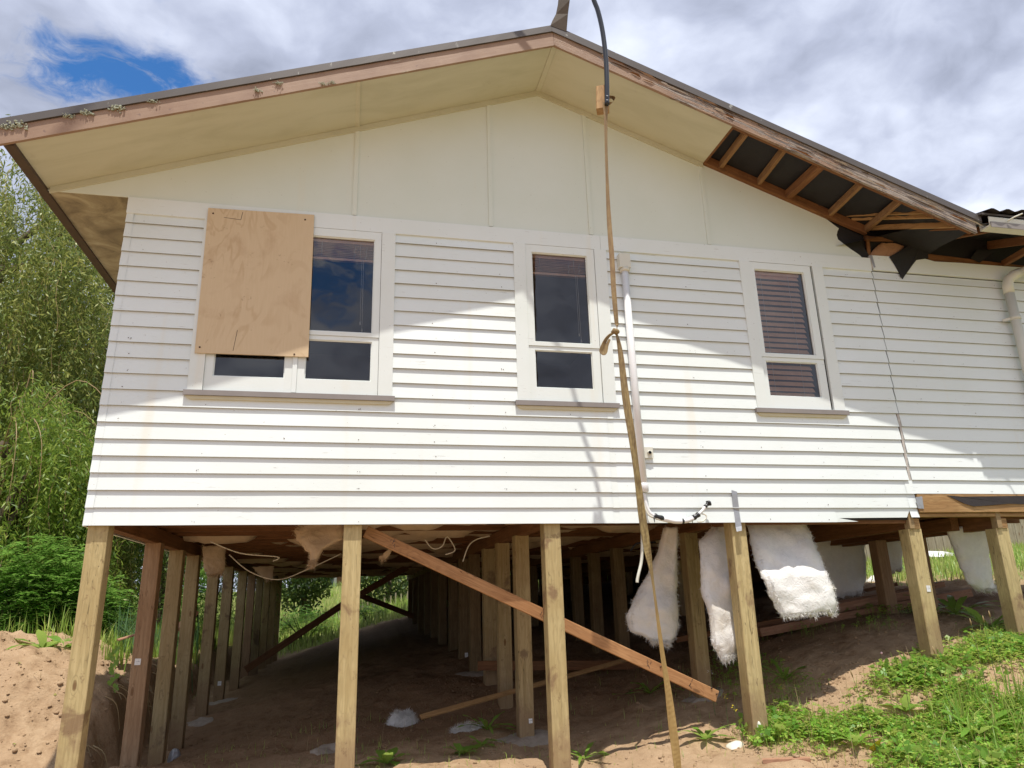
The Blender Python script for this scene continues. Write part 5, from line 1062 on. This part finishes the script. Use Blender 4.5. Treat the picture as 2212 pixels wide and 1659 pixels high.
for a_ in (((1262, 2850/1.736), 6, .26, .03, 'long-bladed weed at the left foot of the third front post'), ((1000, 1632), 7, .16, .06, 'broad-leaf weed left of the third post, catching light'), ((905-70, 1652), 7, .20, .07, 'broad-leaf weed at the bottom edge just right of the second front post'),
           ((1052, 1575), 12, .26, .028, 'grassy rosette at the foot of the second middle post'), ((1040, 1612), 7, .20, .035, 'narrow-leaf weed below the grassy rosette'), ((1405, 1500), 9, .30, .035, 'splayed narrow-leaf weed near the strap in the shade'),
           ((1525, 1600), 8, .22, .04, 'narrow-leaf weed between the strap and the fourth front post'), ((1700, 1500), 9, .30, .03, 'drooping grassy rosette right of the fourth front post'), ((1738, 1365), 6, .22, .03, 'upright dark weed in front of the rolled batt'),
           ((1830, 1440), 5, .26, .04, 'pointed upright leaf left of the fifth post foot'), ((2090, 1455), 14, .42, .06, 'big drooping light green rosette right of the fifth post'), ((2160, 1470), 12, .40, .06, 'second big drooping rosette near the right edge'),
           ((95, 1395), 8, .36, .075, 'broad dock leaves on top of the soil heap', 3.2), ((140, 1375), 8, .34, .085, 'larger dock plant on the heap beside the first post', 3.4), ((1960, 1560), 9, .24, .05, 'leafy weed in the bright clover, centre right'), ((2120, 1600), 10, .30, .05, 'tall leafy weed near the lower right corner'),
           ((1850, 1610), 8, .2, .05, 'leafy weed in clover below the bare patch'), ((1690, 1590), 8, .18, .06, 'round-leaf weed right of the fourth post foot')):
    broad(a_[0], a_[1], a_[2], a_[3], a_[4], y=a_[5] if len(a_) > 5 else None)
# vine of heart leaves in the crevice of the bank
vr = W((250, 1440), y=2.9); root = empty('climbing_vine', vr, 'small vine of round leaves hanging down the cut bank behind the first post', 'vine')
for k in range(13):
    c = W((246+rnd.uniform(-9, 9), 1400+k*7.5), y=2.75); a = rnd.uniform(-.5, .5); s_ = .035
    hv = [(0, .5), (.5, .75), (.8, .3), (.55, -.35), (0, -.9), (-.55, -.35), (-.8, .3), (-.5, .75)]
    mk('leaf', [(c[0]+s_*(u*math.cos(a)-v*math.sin(a)), c[1]-.01*abs(u), c[2]+s_*(u*math.sin(a)+v*math.cos(a))) for u, v in hv], [tuple(range(7, -1, -1))], M_dock, root)
# tall flowering stems
def stem(px, h, lean, m, lb, head='seed', y=None, n_=1):
    p = ongr(px) if y is None else W(px, y=y); x, y = p[0], p[1]; z = gzs(x, y); root = empty('flower_stem', (x, y, z), lb, 'wildflower'); q_ = spline([(x, y, z), (x+lean*.4, y, z+h*.5), (x+lean, y-.02, z+h)], 5); tube('stem', q_, np.linspace(.0028, .0014, len(q_)), M_stem, root, 5)
    e = q_[-1]
    if head == 'seed': tube('seed_head', [e, e+np.array([lean*.06, 0, .03]), e+np.array([lean*.1, 0, .055])], [.003, .006, .002], M_dry, root, 6)
    elif head == 'pink': tube('flower_head', [e-np.array([0, 0, .01]), e, e+np.array([0, 0, .012])], [.006, .013, .004], M_pinkfl, root, 8)
    else:
        for k in range(9):
            c = e+np.array([rnd.uniform(-.022, .022), rnd.uniform(-.02, .02), rnd.uniform(-.04, .012)]); mk('petals', [c+np.array(v)*.008 for v in ((1, 0, 0), (0, 1, .3), (-1, 0, 0), (0, -1, .3), (0, 0, .5))], [(0, 1, 4), (1, 2, 4), (2, 3, 4), (3, 0, 4)], M_yellow if head == 'yellow' else M_whitefl, root)
    return root
for a_ in (((2075, 1600), .62, -.10, M_stem, 'tallest grass stem leaning left in the lower right', 'seed'), ((1975, 1585), .50, -.02, M_stem, 'dark straight stem right of the fifth post', 'seed'), ((1900, 1640), .55, -.13, M_stem, 'stem leaning far left across the bare soil', 'seed'),
           ((2150, 1560), .60, -.06, M_stem, 'leftmost of the seed stems at the right edge', 'seed'), ((2170, 1550), .56, -.03, M_stem, 'second of the seed stems at the right edge', 'seed'), ((2190, 1545), .64, -.05, M_stem, 'rightmost of the seed stems at the right edge', 'seed'),
           ((1608, 1625), .34, -.06, M_stem, 'yellow flower stem in front of the fourth front post', 'yellow'), ((1575, 1580), .30, -.01, M_stem, 'yellow flower stem left of the fourth front post', 'yellow'), ((1985, 1400), .28, .02, M_stem, 'pale flower stem right of the fifth front post', 'white'),
           ((1545, 1545), .38, -.02, M_stem, 'bent flower bud stem at the lower end of the long brace', 'white'), ((1915, 1500), .07, 0, M_stem, 'pink clover bloom below the fifth front post', 'pink'), ((1800, 1415), .22, .02, M_stem, 'yellow flower spray in the shade left of the fifth post', 'yellow'), ((1700, 1530), .2, -.04, M_stem, 'yellow mustard stem right of the fourth front post', 'yellow')):
    stem(*a_[:5], head=a_[5])
p = ongr((1762, 1475)); 
tag(mk('dandelion_flower', [np.array(p)+[.014*math.cos(i*.785), .014*math.sin(i*.785), .035] for i in range(8)]+[np.array(p)+[0, 0, .045]], [(i, (i+1) % 8, 8) for i in range(8)], M_yellow), 'single yellow dandelion on bare soil near the clover', 'flower')
p = ongr((1893, 1632)); tag(mk('yellow_dock_leaf', [np.array(p)+v for v in ([-.05, 0, .05], [.0, -.03, .10], [.07, 0, .11], [.05, .03, .04], [-.0, .03, .02])], [(0, 1, 2, 3, 4)], M_yellow), 'yellowed curled leaf among the clover at the bottom', 'leaf')

# ------------------------------------------------------------------ beyond
def bushtree(name, x, y, zb, r_, h, n_, label, m=M_tree2):
    root = empty(name, (x, y, zb), label, 'tree'); tube('trunk', [(x, y, zb-.2), (x+.1, y, zb+h*.5)], [.15, .07], M_bark, root, 7)
    d = rdir(n_); k = nr.rand(n_)**.35; P = np.array([x, y, zb+h*.55])+d*k[:, None]*np.array([r_, r_, h*.5])*(1+.5*vn(d[:, 0]*3+x, d[:, 2]*3)[:, None]); V, Q_ = leaves(P, rdir(n_), .16, .09); o = mkbig('crown', V, Q_, m, root, origin=(x, y, zb+h*.5)); o['kind'] = 'stuff'; return root
bushtree('background_tree', 3.4, 24, gzs(3.4, 24), 2.2, 3.0, 7000, 'dark tree beyond the meadow behind the second front post')
bushtree('background_tree', .2, 24, gzs(.2, 24), 1.3, 3.4, 5000, 'dark tree left of the far white house')
bushtree('background_tree', 7.5, 27, gzs(7.5, 27), 3.0, 4.0, 6000, 'dark tree furthest right beyond the meadow')
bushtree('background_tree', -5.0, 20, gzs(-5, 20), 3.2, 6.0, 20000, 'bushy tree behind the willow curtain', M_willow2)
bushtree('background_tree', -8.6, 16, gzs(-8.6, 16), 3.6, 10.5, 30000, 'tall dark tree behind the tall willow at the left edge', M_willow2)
fh = empty('far_house', (1.5, 38, 0), 'small far white house seen under the floor left of the second front post', 'house')
box('wall', -1.2, 1.2, 38, 44, -.4, 1.6, M_farhouse, fh); box('wall', 1.2, 4.5, 38.6, 44, -.4, 1.6, M_pinkplank, fh); box('window', .4, 1.05, 37.95, 38, .35, .95, M_farglass, fh); mk('roof', [(-1.6, 37.5, 1.6), (4.8, 37.5, 1.6), (4.8, 44.5, 1.6), (-1.6, 44.5, 1.6), (-1.6, 41, 2.7), (4.8, 41, 2.7)], [(0, 1, 5, 4), (2, 3, 4, 5), (0, 4, 3), (1, 2, 5), (0, 3, 2, 1)], M_dkbrown, fh)
ff = empty('paling_fence', (3, 23, 0), 'low broken white picket fence in the far meadow', 'fence')
for i in range(16):
    x = 1.4+i*.2; z_ = gzs(x, 22); beam('picket', (x, 22, z_), (x+rnd.uniform(-.03, .03), 22, z_+rnd.uniform(.3, .5)), .05, .02, M_fence, ff, up=(0, 1, 0))
rf = empty('timber_fence', (15, 8.6, 0), 'grey brown close-boarded fence at the far right behind the grass', 'fence')
for i in range(46):
    x = 11.6+i*.205; z_ = gzs(x, 8.6)-.1; beam('paling', (x, 8.6+rnd.uniform(-.004, .004), z_), (x, 8.6, z_+1.65+rnd.uniform(-.015, .015)), .195, .02, M_fence, rf, up=(0, 1, 0), ch=.002)
for h in (.35, 1.3): beam('rail', (11.5, 8.63, gzs(11.5, 8.6)+h), (21, 8.63, gzs(21, 8.6)+h), .04, .08, M_fence, rf)
p = W((2035, 1196), y=7.6); tag(mk('white_sheet', [(p[0]-.55, 7.3, p[2]-.08), (p[0]+.45, 7.4, p[2]-.07), (p[0]+.5, 8.0, p[2]+.06), (p[0]-.5, 7.9, p[2]+.09), (p[0], 7.6, p[2]+.05)], [(0, 1, 4), (1, 2, 4), (2, 3, 4), (3, 0, 4)], M_pvc), 'white sheet lying on the grass before the far right fence', 'sheet')

# groups for repeats that stand at top level
GR = dict(window_blind='brown slatted blinds behind the windows', insulation_batt='insulation batts hanging from the floor', insulation_scrap='insulation scraps on the ground', lichen_clump='lichen on the left barge board', willow_tree='willows left of the house',
    leafy_shrub='feather-leaved shrubs', background_tree='dark trees far behind', broad_leaf_weed='broad-leaved weeds on the soil', flower_stem='wildflower and seed stems', grass_clump='tall grass clumps', timber_plank='loose timbers on the ground', timber_offcut='timber offcuts on the bank', concrete_footing='concrete collars round posts', hanging_wire='wires hanging under the floor', plaster_lump='white plaster at the fourth post')
for o in bpy.data.objects:
    k = o.name.split('.')[0]
    if o.parent is None and k in GR: o['group'] = GR[k]
